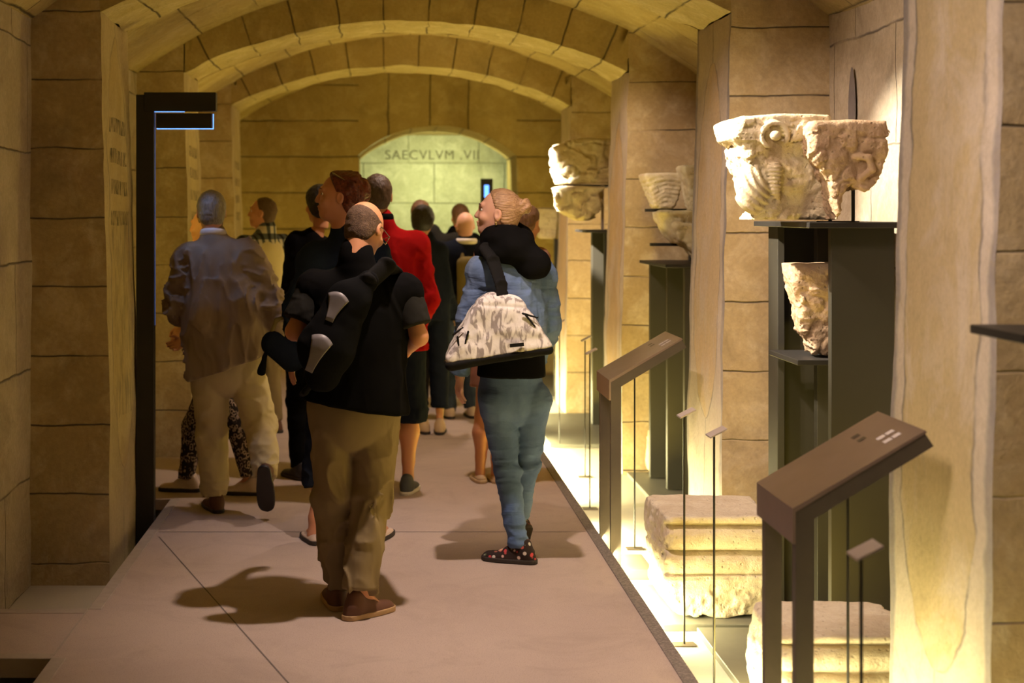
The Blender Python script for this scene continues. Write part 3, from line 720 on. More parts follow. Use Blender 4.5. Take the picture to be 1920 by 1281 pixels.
def add_outline(name, args, kw, half, res, mat, label):
    f, O, h = outline_stone(*args, **kw)
    v, q = polygonise(f, (-half[0], -half[1], -.04), (half[0], half[1], h+.05), res, 1.0); v = smooth_verts(v, q, 1, .25)
    v[:, 2] = np.maximum(v[:, 2], 0)
    o = link_mesh(name, v, q, mat); o.location = tuple(float(x) for x in O); return tag(o, label, 'carved stone')
def near_extra(P, d, yf):
    ctr = A(-.02, yf, .325); q = P-ctr; rr = np.sqrt(q[..., 0]**2+q[..., 2]**2)
    d = smin(d, np.sqrt((rr-.050)**2+q[..., 1]**2)-.010, .012)
    d = smin(d, ell(P, (-.02, yf-.012, .325), (.022, .022, .020)), .01)
    for k in range(4): d = smin(d, seg(P, (.045+.018*k, yf+.01, .30+.006*k), (.075+.016*k, yf+.0, .36), .007, .009), .006)
    d = smin(d, ell(P, (.125, yf, .352), (.026, .022, .018)), .01)
    d = smax(d, -ell(P, (.03, yf+.005, .245), (.085, .035, .040)), .03)
    w = P-A(.03, yf+.055, .20); wr = np.sqrt(w[..., 0]**2+w[..., 2]**2)
    wing = ell(P, (-.085, yf+.08, .125), (.068, .06, .105)); wing = wing+.0045*np.sin(wr*260+w[..., 0]*40)
    d = smin(d, wing, .012)
    leg = chain(P, [A(-.01, yf+.03, .20), A(-.005, yf+.05, .12), A(.02, yf+.06, .07), A(-.02, yf+.07, .02)], [.026, .020, .014, .016], .01)+.003*np.sin(P[..., 2]*420)
    d = smin(d, leg, .008)
    return smax(d, -ell(P, (.10, yf+.03, .06), (.09, .05, .06)), .04)
add_outline('carved_capital', ([(1358, 230), (1374, 222), (1450, 219), (1530, 220), (1548, 240), (1552, 320), (1550, 412), (1397, 412), (1409, 384), (1392, 345), (1378, 305), (1374, 275), (1359, 262)], 468, .20, 3), dict(extra=near_extra, relief=.013), (.27, .27), .005, m_carve,
            'large pale carved capital with a scroll and wing, left on the tall tower top')
def frag_extra(P, d, yf):
    d = smax(d, -ell(P, (.075, yf+.0, .20), (.07, .035, .06)), .02)
    d = smin(d, chain(P, [A(.03, yf+.02, .24), A(.07, yf+.0, .235), A(.085, yf+.005, .19), A(.05, yf+.015, .16)], [.014, .012, .013, .013], .01), .01)
    return smax(d, -ell(P, (.135, yf, .165), (.020, .05, .012)), .005)
add_outline('carved_capital', ([(1499, 240), (1512, 229), (1600, 228), (1644, 229), (1651, 262), (1646, 300), (1632, 342), (1604, 357), (1580, 345), (1566, 362), (1558, 411), (1547, 380), (1538, 345), (1526, 318), (1504, 296)], 482, .13, 12), dict(taper=.2, extra=frag_extra, relief=.011, fr=18), (.24, .2), .005, m_carve2,
            'brown broken capital held up on two thin black prongs, right on the tower top')
r = empty('stone_mount', (1.80, 5.6, Z1), 'pair of black metal prongs under the broken brown capital', 'stone mount')
m = MB(); m.box(-.09, .06, -.03, .03, 0, .005); m.build('foot', m_black, r)
for xx in (-.045, .045):
    m = MB(); m.box(xx-.006, xx+.006, -.004, .004, 0, .16); m.build('prong', m_black, r)
add_outline('carved_capital', ([(1474, 494), (1540, 492), (1590, 493), (1592, 600), (1585, 668), (1512, 668), (1508, 640), (1494, 622), (1488, 590), (1482, 555), (1476, 525)], 457, .10, 21), dict(relief=.010, fr=17), (.2, .17), .0055, m_carve2,
            'carved stone fragment on the small shelf inside the near dark tower')
# bay behind the second pier
def jar_cap(seed): return capital_f(.27, .13, .23, .25, .15, seed, .006, .010, 14, None, .012, 0)
stone_obj('carved_capital', jar_cap(31), (1.82, 9.3, EYE+.03), (.2, .2), .24, .007, m_carve, 'small tapering capital with a curl, upper left of the middle tower')
stone_obj('carved_capital', capital_f(.30, .14, .34, .28, .16, 33, .007, .012, 12, None, .01), (2.06-.02, 9.1, EYE-.035), (.22, .22), .36, .008, m_carve, 'pale capital half hidden by the second pier, upper right of the middle tower')
stone_obj('carved_capital', capital_f(.27, .15, .21, .24, .14, 35, .014, .018, 14, [((-.04, 0, .05), (-1, 0, -.9))]), (1.83, 9.0, EYE-.19), (.2, .2), .22, .008, m_carve, 'broken scroll fragment mounted just under the tapering capital')
m = MB(); m.box(-.10, .30, .08, .12, -.02, 0); m.box(.02, .03, .06, .1, -.12, -.02); o = m.build('stone_mount', m_black); o.location = (1.82, 9.28, EYE+.03); tag(o, 'black bracket carrying the small tapering capital', 'stone mount')
m = MB(); m.box(-.14, .26, .06, .10, .0, .02); o = m.build('stone_mount', m_black); o.location = (1.84, 9.02, EYE-.21); tag(o, 'black bracket carrying the broken scroll fragment', 'stone mount')
stone_obj('carved_capital', capital_f(.24, .16, .25, .22, .14, 37, .016, .014, 12, [((-.03, 0, .09), (-1, 0, -.9))]), (1.93, 8.95, Z2), (.18, .18), .26, .008, m_carve, 'rough broken fragment resting on the shelf of the middle tower')
# third bay: brilliantly lit capital and its lower fragment
add_outline('carved_capital', ([(1035, 282), (1062, 264), (1100, 260), (1148, 263), (1150, 344), (1050, 345), (1038, 320)], 230, .22, 41), dict(taper=.05, relief=.030, fr=11, rough=.014), (.33, .3), .009, m_carve, 'brilliantly lit deeply carved block, uppermost in the third bay')
add_outline('carved_capital', ([(1036, 352), (1060, 349), (1130, 350), (1118, 412), (1085, 414), (1062, 405), (1040, 388)], 231, .20, 43), dict(taper=.3, relief=.030, fr=11, rough=.014), (.3, .28), .009, m_carve, 'brilliantly lit lower fragment under the big carved block in the third bay')
r = empty('stone_mount', (1.70, 11.80, EYE-.135), 'black frame with light uprights carrying the lit block of the third bay', 'stone mount')
m = MB(); m.box(-.25, .22, -.2, .10, .352, .37); m.build('carrier', m_black, r)
for xx in (.06, .12, .17):
    m = MB(); m.box(xx, xx+.022, -.25, -.235, 0, .36); m.build('upright', m_label, r)
stone_obj('carved_capital', capital_f(.24, .16, .30, .24, .16, 47, .012, .02, 12), (1.60, 14.0, EYE-.25), (.2, .2), .32, .012, m_carve, 'blurred yellowish capital on the farthest tower')
# big moulded column bases on the floor
def base_f(wd, dp, h, seed):
    def f(P):
        z = P[..., 2]; x = P[..., 0]; y = P[..., 1]; t_ = z/h
        # moulding profile on the camera side: rough plinth, torus, scotia, torus, fillet, flat top
        prof = .30*0+np.where(t_ < .40, .0, 0)
        def bump_(c, w, a): return a*np.sqrt(np.clip(1-((t_-c)/w)**2, 0, 1))
        off = -.055+bump_(.52, .12, .050)+bump_(.77, .12, .048)+.055*np.clip((.43-t_)*30, 0, 1)+.035*np.clip((t_-.90)*30, 0, 1)
        dy = np.maximum(-(y+dp/2)-off, y-dp/2); dx = np.abs(x)-wd/2; dz = np.abs(z-h/2)-h/2
        dx = dx+.05*np.clip((.22-t_)/.22, 0, 1)**2+.01*np.abs(t_-.6)
        d = smax(smax(dy*.8, dx, .035), dz, .014)
        n = fbm(P, 6, seed, 4); n2 = np.abs(vn(P, 26, seed+4)); n3 = np.abs(vn(P, 50, seed+7))
        low = np.clip((h*.42-z)*12, 0, 1); end = np.clip((np.abs(x)-wd/2+.05)*25, 0, 1); rg = np.maximum(low, end)
        return (d+.008*n*(.6+rg)+(.012*n2+.006*n3)*(.12+rg))*.85
    return f
stone_obj('column_base', base_f(.50, .50, .445, 51), (1.475, 6.45, PIT+.03), (.30, .32), .45, .0065, m_base, 'big pale moulded column base on the pit floor, lit from the left', 'column base')
stone_obj('column_base', base_f(.50, .46, .36, 53), (1.56, 4.95, PIT+.03), (.30, .28), .37, .0065, m_base, 'yellowish moulded column base seen through the nearest lectern', 'column base')
stone_obj('column_base', base_f(.17, .2, .30, 55), (1.86, 9.92-.3, PIT+.025), (.13, .15), .32, .007, m_carve, 'small moulded base beside the middle tower foot', 'column base')

# ------------------------------------------------------------------ angled black lamp posts
def lamp_post(px, s, ytop, wpx, armpx, label, cat='lamp post'):
    Y = FP/s; x = (px-VX)/s; zt = EYE+(VY-ytop)/s; w_ = wpx/s; aw = armpx/s
    r = empty('lamp_post', (x, Y, PIT), label, cat)
    H_ = zt-PIT
    m = MB(); m.box(0, w_, -.03, .03, 0, H_-.012, .002); m.build('post', m_black, r)
    m = MB(); m.box(w_*.45, aw, -.035, .035, H_-.10, H_, .002); m.build('arm', m_black, r)
    m = MB(); m.box(w_+.012, aw-.022, -.03, .02, H_-.19, H_-.112, .002); h = m.build('screen_housing', m_black, r)
    m = MB(); m.box(w_+.008, aw-.018, .0205, .026, H_-.194, H_-.188); m.box(w_+.0, w_+.16, .0, .006, H_-.1035, H_-.1005); m.box(aw-.0215, aw-.018, .02, .026, H_-.19, H_-.112); m.build('lit_edge', m_blue, h); m = MB(); m.box(w_+.001, w_+.003, .0, .004, 1.2, H_-.11); m.build('lit_edge', m_blue_dim, h)
    return r
lamp_post(257, 350, 174, 33, 149, 'tall black angled lamp post with a blue lit edge, left of the walkway')
light('SPOT', 'blue_post_spot', (-1.05, 7.62, 2.05), (-.75, 7.72, 0), 9, (.30, .48, 1.0), spot_size=math.radians(60), spot_blend=.8, shadow_soft_size=.05)
r = empty('lamp_post', ((905-VX)/185, FP/185, PIT), 'small distant black post with a blue screen, before the inscribed end room', 'lamp post')
m = MB(); m.box(-.02, .10, -.03, .03, 0, EYE+.35-PIT, .004); m.build('post', m_black, r)
m = MB(); m.box(.015, .06, -.036, -.030, EYE+.16-PIT, EYE+.285-PIT); m.build('screen', m_blue, r)

# ------------------------------------------------------------------ people
def skin_mat(name, c):
    t = NT(name, .5, .35); o_ = t.mapping(); n = t.noise(o_, 18, 4, .6); n2 = t.noise(o_, 6, 3)
    t.col(t.mix(t.math('MULTIPLY', n, .6), c, (c[0]*.88, c[1]*.72, c[2]*.68))); t.b.inputs['Subsurface Weight'].default_value = .08
    t.b.inputs['Subsurface Scale'].default_value = .01; t.bump(t.noise(o_, 160, 3), .08, .002); return t.m
sk_red = skin_mat('skin_ruddy', (.56, .27, .16)); sk_tan = skin_mat('skin_tan', (.56, .27, .14)); sk_pale = skin_mat('skin_fair', (.68, .40, .29)); sk_old = skin_mat('skin_weathered', (.54, .28, .18))
def hair_mat(name, c, c2, scale=(70, 70, 8), rough=.45):
    t = NT(name, rough, .4); v = t.mapping(scale); n = t.noise(v, 2.2, 3, .6, .6); t.col(t.mix(t.ramp(n, [(.3, 0), (.7, 1)]), c2, c)); t.bump(n, .7, .006); return t.m
h_grey = hair_mat('hair_grey', (.32, .28, .22), (.17, .145, .115)); h_dark = hair_mat('hair_dark_brown', (.10, .055, .03), (.03, .017, .01))
h_black = hair_mat('hair_black', (.02, .015, .013), (.006, .005, .005)); h_red = hair_mat('hair_auburn', (.20, .036, .013), (.05, .010, .006), (45, 45, 45))
h_blond = hair_mat('hair_blond', (.50, .31, .17), (.22, .115, .055), (14, 70, 70)); h_brown = hair_mat('hair_brown', (.20, .10, .05), (.08, .04, .02))
h_short = hair_mat('hair_cropped_brown', (.15, .085, .045), (.06, .034, .02), (90, 90, 90), .8)
m_eye = plain('eye_white', (.8, .76, .7), .2, bstr=0); m_iris = plain('iris_dark', (.05, .03, .02), .2, bstr=0); m_brow = h_dark; m_lip = plain('lip', (.55, .2, .16), .5, bstr=0)
fb_beige = fabric('beige_jacket_cloth', (.31, .235, .16), (.22, .165, .115), 10, bscale=7, bstr=.4)
fb_cream = fabric('cream_trouser_cloth', (.60, .51, .31), (.48, .40, .24), 9, bscale=8)
fb_khaki = fabric('khaki_trouser_cloth', (.25, .19, .105), (.18, .135, .07), 9, bscale=9, bstr=.45)
fb_black = fabric('black_cloth', (.006, .0055, .0055), (.003, .003, .003), bscale=7)
fb_char = fabric('charcoal_sleeve_cloth', (.026, .025, .022), (.016, .015, .013))
fb_navy = fabric('navy_cloth', (.012, .015, .026), (.007, .009, .015), bscale=10, bstr=.5)
fb_blue = fabric('dark_blue_denim_cloth', (.018, .028, .055), (.009, .014, .028), bscale=12, bstr=.6)
fb_red = fabric('red_wool', (.30, .006, .006), (.22, .004, .004), bscale=7, bstr=.35)
fb_pinkc = fabric('dusty_pink_coat_cloth', (.36, .19, .13), (.28, .14, .10))
fb_olive = fabric('olive_pack_cloth', (.18, .135, .05), (.13, .10, .04))
fb_white = fabric('white_cloth', (.75, .70, .66), (.6, .56, .53))
def denim(name, c1, c2, fade):
    t = NT(name, .85, .15); o_ = t.mapping(); n = t.noise(t.mapping((1, 1, .55)), 5, 5, .6, .3); tw = t.noise(t.mapping((1, 1, .3)), 330, 2)
    c = t.mix(t.ramp(n, [(.4, 0), (.66, 1)]), c1, c2); c = t.mix(t.math('MULTIPLY', t.ramp(t.noise(o_, 3.2, 4), [(.52, 0), (.68, 1)]), .6), c, fade)
    c = t.mix(t.math('MULTIPLY', tw, .3), c, tuple(x*.5 for x in c1)); t.col(c)
    t.bump(t.math('ADD', t.noise(t.mapping((.6, .6, 2.2)), 11, 3, .5, .8), t.math('MULTIPLY', tw, .06)), .55, .014); return t.m
dn_jacket = denim('washed_denim', (.085, .135, .26), (.15, .21, .35), (.32, .36, .42)); dn_jeans = denim('blue_jeans_denim', (.075, .125, .27), (.12, .19, .38), (.17, .25, .44))
dn_dark = denim('dark_denim', (.03, .045, .08), (.045, .06, .10), (.06, .07, .11))
t = NT('leopard_print', .85, .15); v = t.vor(t.mapping((1, 1, .8)), 46, 'F1'); r_ = t.ramp(v, [(.30, 1), (.42, 0)]); n = t.noise(t.mapping(), 60, 2)
t.col(t.mix(t.math('MULTIPLY', t.ramp(v, [(.25, 0), (.33, 1), (.5, 1), (.6, 0)]), t.ramp(n, [(.38, 0), (.5, 1)])), (.02, .014, .012), (.34, .25, .20))); m_leo = t.m
t = NT('plaid_cloth', .85, .15); s_ = t.sep(t.mapping((1, 1, 1))); a_ = t.math('GREATER_THAN', t.math('FRACT', t.math('MULTIPLY', t.math('ADD', s_[0], s_[1]), 13)), .55); b_ = t.math('GREATER_THAN', t.math('FRACT', t.math('MULTIPLY', s_[2], 10)), .55)
t.col(t.ramp(t.math('MULTIPLY', t.math('ADD', a_, b_), .5), [(.0, (.50, .44, .36)), (.4, (.10, .11, .12)), (.9, (.02, .02, .025))])); m_plaid = t.m
t = NT('camouflage_bag_cloth', .75, .25); n = t.noise(t.mapping((1.5, 1, .62)), 21, 3, .45, 1.5); g_ = t.noise(t.mapping(), 4, 2)
t.col(t.ramp(n, [(.0, (.22, .19, .18)), (.42, (.27, .235, .225)), (.455, (.40, .36, .345)), (.50, (.58, .54, .51)), (.62, (.66, .62, .59))])); t.bump(t.noise(t.mapping(), 14, 4, .5, .5), .5, .012); m_camo = t.m
t = NT('floral_print', .8, .2); v = t.vor(t.mapping(), 42, 'F1'); cc_ = t.vor(t.mapping(), 42, 'F1', 'Color'); hs = t.n.new('ShaderNodeSeparateColor'); t.link(cc_, hs.inputs[0])
t.col(t.mix(t.ramp(v, [(.30, 1), (.42, 0)]), (.025, .015, .014), t.ramp(hs.outputs[0], [(.2, (.50, .06, .07)), (.45, (.10, .16, .08)), (.6, (.6, .30, .28)), (.8, (.55, .52, .48))]))); m_floral = t.m
m_brownshoe = plain('brown_suede', (.11, .045, .022), .7, var=.3); m_sole_tan = plain('tan_sole', (.42, .27, .13), .7); m_sole_dk = plain('dark_sole', (.03, .022, .018), .7)
m_white_shoe = plain('off_white_leather', (.58, .45, .36), .55); m_black_shoe = plain('black_shoe', (.025, .02, .02), .5); m_beige_shoe = plain('beige_ballet_flat', (.50, .36, .22), .55)
m_sneak = plain('grey_sneaker', (.07, .075, .075), .7); m_white_sole = plain('white_rubber_sole', (.62, .57, .48), .6); m_gold = plain('metal_earring', (.6, .45, .2), .3, metal=1)
m_glass = plain('glasses_wire', (.35, .3, .25), .25, metal=1); m_strap = plain('black_webbing', (.010, .0095, .0095), .8, spec=.06); m_patch = plain('grey_reflective_patch', (.16, .145, .15), .45); m_pack = plain('black_nylon', (.006, .006, .0065), .85, spec=.05)

def nrm(v): v = np.asarray(v, dtype=f32); return v/(np.linalg.norm(v)+1e-9)
def creases(P, fr, seed):
    W = P+.045*np.stack([vn(P, 5, seed), vn(P, 5, seed+1), vn(P, 5, seed+2)], -1)
    a = vn(W, fr, seed); c = 1-np.abs(vn(W, fr*1.25, seed+5)); g = 1-np.abs(vn(W, fr*2.3, seed+8))
    return .55*a-.95*np.clip(c-.55, 0, 1)**2*3.2-.30*np.clip(g-.6, 0, 1)**2*4+.25
class Person:
    def __init__(s, label, px, sc, H=1.75, yaw=0, hyaw=None, hpitch=0, hroll=0, J=None, skin=sk_tan, res=.008, hs=None):
        """px: picture column of the feet, sc: pixels per metre there (gives the distance)"""
        s.Y = FP/sc; s.X = (px-VX)/sc; s.H = H; s.res = res; s.skin = skin
        y = math.radians(yaw); s.F = A(-math.sin(y), math.cos(y), 0); s.R = A(math.cos(y), math.sin(y), 0)
        s.root = empty('person', (s.X, s.Y, 0), label, 'person')
        s.o = A(s.X, s.Y, 0); s.k = H/1.75; s.lift = ''
        L = dict(hip=(0, 0, .53), hipL=(-.052, 0, .51), hipR=(.052, 0, .51), kneeL=(-.055, .012, .285), kneeR=(.055, .012, .285), ankL=(-.058, -.01, .05), ankR=(.058, -.01, .05),
                 toeL=(-.066, .10, .012), toeR=(.066, .10, .012), shL=(-.108, -.005, .815), shR=(.108, -.005, .815), neck=(0, -.012, .845), head=(0, .006, .932),
                 elL=(-.135, -.012, .635), elR=(.135, -.012, .635), wrL=(-.13, .05, .50), wrR=(.13, .05, .50), waist=(0, 0, .62))
        s.J = {k: s.o+s.R*v[0]*H+s.F*v[1]*H+A(0, 0, v[2]*H) for k, v in L.items()}
        for k, v in (J or {}).items():
            s.J[k] = at(v[0], v[1], s.Y+v[2])
        hy = yaw if hyaw is None else hyaw
        s.hf = ypr(s.J['head'], hy, hpitch, hroll); s.hk = (hs or 1.0)*s.k
    def head_d(s, P):
        q = s.hf.loc(P)/s.hk
        d = ell(q, (0, -.012, .028), (.074, .094, .088))
        d = smin(d, ell(q, (0, .022, -.030), (.060, .068, .082)), .03)
        d = smin(d, ell(q, (0, .052, -.088), (.030, .030, .024)), .03)
        d = smin(d, chain(q, [A(0, .080, .026), A(0, .096, -.010), A(0, .101, -.024)], [.007, .009, .0115], .006), .010)
        d = smin(d, chain(q, [A(-.034, .074, .032), A(0, .082, .028), A(.034, .074, .032)], [.012, .012, .012], .01), .014)
        for sx in (-1, 1):
            d = smax(d, -ell(q, (sx*.031, .092, .010), (.017, .014, .011)), .010)
            d = smin(d, ell(q, (sx*.042, .062, -.028), (.020, .020, .018)), .02)
            e = ell(q, (sx*.075, -.010, -.004), (.009, .018, .030)); e = smax(e, -ell(q, (sx*.085, -.004, .0), (.009, .010, .017)), .006)
            d = smin(d, e, .008)
        d = smin(d, ell(q, (0, .088, -.052), (.022, .010, .006)), .006); d = smin(d, ell(q, (0, .084, -.064), (.019, .010, .007)), .005)
        d = smax(d, -ell(q, (0, .100, -.0575), (.022, .008, .0022)), .003)
        d = smin(d, chain(q, [A(0, -.03, -.04), A(0, -.025, -.13)], [.052, .050], .02), .03)
        return d*s.hk
    def arm_pts(s, S): return [s.J['sh'+S], s.J['el'+S], s.J['wr'+S]]
    def leg_pts(s, S): return [s.J['hip'+S], s.J['knee'+S], s.J['ank'+S]]
    def body(s, hands=('L', 'R'), curl=.5, torso=.95, calf=.62):
        k = s.k; J = s.J; V = []; Q = []; nv = 0
        def f(P):
            d = seg(P, J['neck']-A(0, 0, .05), s.hf.o-A(0, 0, .02)+s.hf.M[:, 1]*-.02, .052*k, .046*k)
            d = smin(d, seg(P, J['shL'], J['shR'], .055*k, .055*k), .05)
            d = smin(d, seg(P, (J['shL']+J['shR'])/2-A(0, 0, .1), J['waist'], .115*k*torso, .10*k*torso, s.F, 1.35), .05)
            d = smin(d, seg(P, J['waist'], J['hip'], .10*k*torso, .115*k, s.F, 1.3), .05)
            for S_ in 'LR':
                d = smin(d, chain(P, s.arm_pts(S_), [.046*k, .037*k, .025*k], .02), .02)
                a, b, c = s.leg_pts(S_); m_ = b*.70+c*.30-s.F*.012
                d = smin(d, chain(P, [a, b, m_, b*.25+c*.75, c], [.072*k, (.040 if calf < .8 else .050)*k, .054*k*calf, (.030 if calf < .8 else .034)*k, (.030 if calf < .8 else .034)*k], .025), .025)
                if S_ not in s.lift:
                    tt = s.J['toe'+S_].copy(); tt[2] = .0; dd = tt-c; dd[2] = 0; dd = nrm(dd)*.09*k; d = smin(d, seg(P, c-A(0, 0, .02), A(c[0]+dd[0], c[1]+dd[1], .034), .030*k, .020*k), .02)
            return d
        allp = np.array(list(J.values())); lo = allp.min(0)-.17; hi = allp.max(0)+.17; hi[2] = J['neck'][2]+.12; 
        v, q = polygonise(f, lo, hi, s.res*1.35); v = smooth_verts(v, q, 2); V.append(v); Q.append(q); nv += len(v)
        c = J['head']; v, q = polygonise(s.head_d, c-A(.14, .15, .15)*s.hk, c+A(.14, .15, .14)*s.hk, max(.0042, s.res*.55)); V.append(v); Q.append(q+nv); nv += len(v)
        for S_ in hands:
            v, q = s.hand(S_, curl); V.append(v); Q.append(q+nv); nv += len(v)
        s.bodyo = link_mesh('body', np.concatenate(V), np.concatenate(Q), s.skin, s.root, s.o); return s.bodyo
    def hand(s, S_, curl, dirv=None):
        J = s.J; k = s.k; w_ = J['wr'+S_]; d = nrm(w_-J['el'+S_]) if dirv is None else nrm(dirv)
        if 'hd'+S_ in J: d = nrm(J['hd'+S_]-w_)
        sg = 1 if S_ == 'R' else -1
        n = nrm(-s.R*sg-d*float(np.dot(-s.R*sg, d))+A(1e-4, 2e-4, 0)); side = nrm(np.cross(d, n))*(1 if S_ == 'R' else -1)
        if float(np.dot(side, s.F)) < 0: side = -side          # thumb side looks forward
        parts = []
        palm0, palm1 = w_+d*.012*k, w_+d*.078*k
        for i, (off, ln, r0) in enumerate(((.030, .070, .0090), (.010, .080, .0094), (-.010, .074, .009), (-.029, .058, .0080))):
            b = w_+d*(.088-.004*abs(i-1))*k+side*off*k; dd = d.copy(); pts = [b]; a = curl*(.35+.08*i)
            for L in (.44, .32, .24):
                dd = nrm(dd*math.cos(a)+n*math.sin(a)); pts.append(pts[-1]+dd*ln*L*k); a = curl*.65
            parts.append((pts, [r0*k, r0*.92*k, r0*.85*k, r0*.7*k]))
        tb = w_+d*.028*k+side*.026*k; t1 = tb+(d*.55+side*.65+n*.3)*.042*k; t2 = t1+(d*.85+side*.2+n*.35)*.030*k; parts.append(([tb, t1, t2], [.014*k, .0105*k, .008*k]))
        def f(P):
            d_ = seg(P, w_-d*.03, w_+d*.02, .025*k, .026*k, n, 1.15)
            d_ = smin(d_, seg(P, palm0+side*.0, palm1+side*.014*k, .030*k, .024*k, n, 2.1), .015)
            d_ = smin(d_, seg(P, palm0-side*.002, palm1-side*.018*k, .028*k, .022*k, n, 2.1), .012)
            for pts, rs in parts: d_ = smin(d_, chain(P, pts, rs, .003), .006)
            return d_
        c = w_+d*.08*k
        return polygonise(f, c-.125*k, c+.125*k, max(.0034, s.res*.42))
    def garment(s, name, f, keys, mat, pad=.2, res=None, zlo=None, zhi=None, it=1):
        pts = np.array([s.J[k] for k in keys]); lo = pts.min(0)-pad; hi = pts.max(0)+pad
        if zlo is not None: lo[2] = zlo
        if zhi is not None: hi[2] = zhi
        v, q = polygonise(f, lo, hi, res or s.res, .8); v = smooth_verts(v, q, it, .4)
        return link_mesh(name, v, q, mat, s.root, s.o)
    def top(s, mat, chest=.175, waist=.165, hemw=.18, hem=.50, flat=1.45, sl=(.068, .060, .048), sleeve=1.0, fold=.010, seed=1, name='jacket', slope=None, sh_r=.072, neck_r=.062, neck_h=.03, cuff=True, belly=0.0, vert=True, tilt=(0, 0), back=0.0, seams=None):
        J = s.J; k = s.k; F = s.F; hz = J['hip'][2]+(hem-.53)*s.H if not isinstance(hem, tuple) else hem[0]
        mid = (J['shL']+J['shR'])/2; c1 = mid-A(0, 0, .13*k); hp = A(J['hip'][0], J['hip'][1], hz)
        fr = A(10, 10, 3.6) if vert else A(7, 7, 12)
        fold *= 1.55
        def f(P):
            d = seg(P, J['shL']-A(0, 0, .012), J['shR']-A(0, 0, .012), sh_r*k, sh_r*k)
            d = smin(d, seg(P, mid, J['neck']+A(0, 0, .0), .09*k, .070*k), .05)
            d = smin(d, seg(P, c1, J['waist']+F*belly-F*back, chest*k, waist*k, F, flat), .06)
            d = smin(d, seg(P, J['waist']+F*belly-F*back, hp, waist*k, hemw*k, F, flat*.95), .04)
            w_ = np.clip((J['neck'][2]-.03-P[..., 2])*8, 0, 1)
            n = creases(P, fr, seed)
            zz = P[..., 2]+tilt[0]*(P[..., 0]-J['hip'][0])+tilt[1]*(P[..., 1]-J['hip'][1])
            d = d+fold*n*w_
            d = smax(d, hz-zz+.006*vn(P, 14, seed), .012)
            d = smin(d, seg(P, J['neck']-A(0, 0, .04), J['neck']+A(0, 0, neck_h)+F*.01, neck_r*1.12*k, neck_r*k), .02)
            for S_ in 'LR':
                a, b, c = s.arm_pts(S_)
                if sleeve >= 1.0: e = chain(P, [a, b, c], [sl[0]*k, sl[1]*k, sl[2]*k], .02)
                else:
                    b2 = a+(b-a)*sleeve*1.15; e = seg(P, a, b2, sl[0]*k, sl[1]*k); ax = nrm(b-a); e = smax(e, (P-(a+(b-a)*sleeve))@ax, .006)
                e = e+fold*.9*creases(P, A(9, 9, 15), seed+9)
                if sleeve >= 1.0:
                    ax = nrm(c-b); e = smax(e, (P-c)@ax+.0, .008)
                d = smin(d, e, .028)
            if seams is not None:
                q = P-J['neck']; bk_ = (q@F) < .02
                for (kind, a_, b_) in seams:
                    v_ = q[..., 2]-a_-b_*np.abs(q[..., 0]) if kind == 'h' else (q@s.R)-a_-b_*q[..., 2]
                    ok = bk_ if kind == 'h' else bk_ & (q[..., 2] < seams[0][1])
                    d = d+.0045*np.clip(1-np.abs(v_)/.006, 0, 1)*ok
            return d*.85
        return s.garment(name, f, ['shL', 'shR', 'elL', 'elR', 'wrL', 'wrR', 'waist', 'neck', 'hip'], mat, .24, zlo=min(hz, J['wrL'][2], J['wrR'][2], J['elL'][2], J['elR'][2])-.12-abs(tilt[0])*.3, zhi=J['neck'][2]+neck_h+.12)
    def trousers(s, mat, pockets=None, th=.092, kn=.072, cf=.062, pel=.13, fold=.007, seed=5, length=1.0, name='trousers', flat=1.2, hfr=(9, 9, 15), seat=0.0, cuts=.0):
        J = s.J; k = s.k; F = s.F
        def f(P):
            hs_ = float(np.linalg.norm(J['hipR']-J['hipL']))/2; rl = max(pel*k-hs_-.01, .07)
            d = seg(P, J['hipL']+A(0, 0, .03), J['hipR']+A(0, 0, .03), rl, rl)
            d = smin(d, seg(P, J['hip']+A(0, 0, .10), J['hip'], pel*k*.90, pel*k*.92, F, flat), .04)
            for S_ in 'LR':
                a, b, c = s.leg_pts(S_); c2 = b+(c-b)*length
                e = chain(P, [a-F*seat*.3, b, c2], [th*k, kn*k, (kn+(cf-kn)*length)*k], .03)
                if seat: e = smin(e, ell(P, a-F*.045+A(0, 0, .01), (.085*k, .075*k, .095*k)), .03)
                ax = nrm(c-b); e = smax(e, (P-c2)@ax-.01, .008)
                wk = 1+np.clip(1-np.abs((P-b)@ax)/.14, 0, 1)*.9+np.clip(1-np.abs((P-c2)@ax)/.12, 0, 1)*1.0
                e = e+fold*wk*creases(P, A(*hfr), seed)
                d = smin(d, e, .007)
            if pockets is not None:
                for (c_, hx_, hz_) in pockets:
                    q = P-c_; b_ = np.maximum(np.abs(q[..., 0])-hx_, np.abs(q[..., 2])-hz_-np.clip(hx_-np.abs(q[..., 0]), 0, 1)*.3*(q[..., 2] < 0)); near = (q[..., 1] < .12)
                    d = d-.003*np.clip(-b_*300, 0, 1)*near
                yk = np.abs(P[..., 2]-(J['hip'][2]+.035)-.25*np.abs(P[..., 0]-J['hip'][0])); d = d+.003*np.clip(1-yk/.005, 0, 1)*(P[..., 1] < J['hip'][1])
            return d*.85
        zl = min(J['ankL'][2], J['ankR'][2])-.06 if length > .95 else min(J['kneeL'][2]+(J['ankL'][2]-J['kneeL'][2])*length, J['kneeR'][2]+(J['ankR'][2]-J['kneeR'][2])*length)-.08
        return s.garment(name, f, ['hipL', 'hipR', 'kneeL', 'kneeR', 'ankL', 'ankR', 'hip'], mat, .17, zlo=zl, zhi=J['hip'][2]+.22)
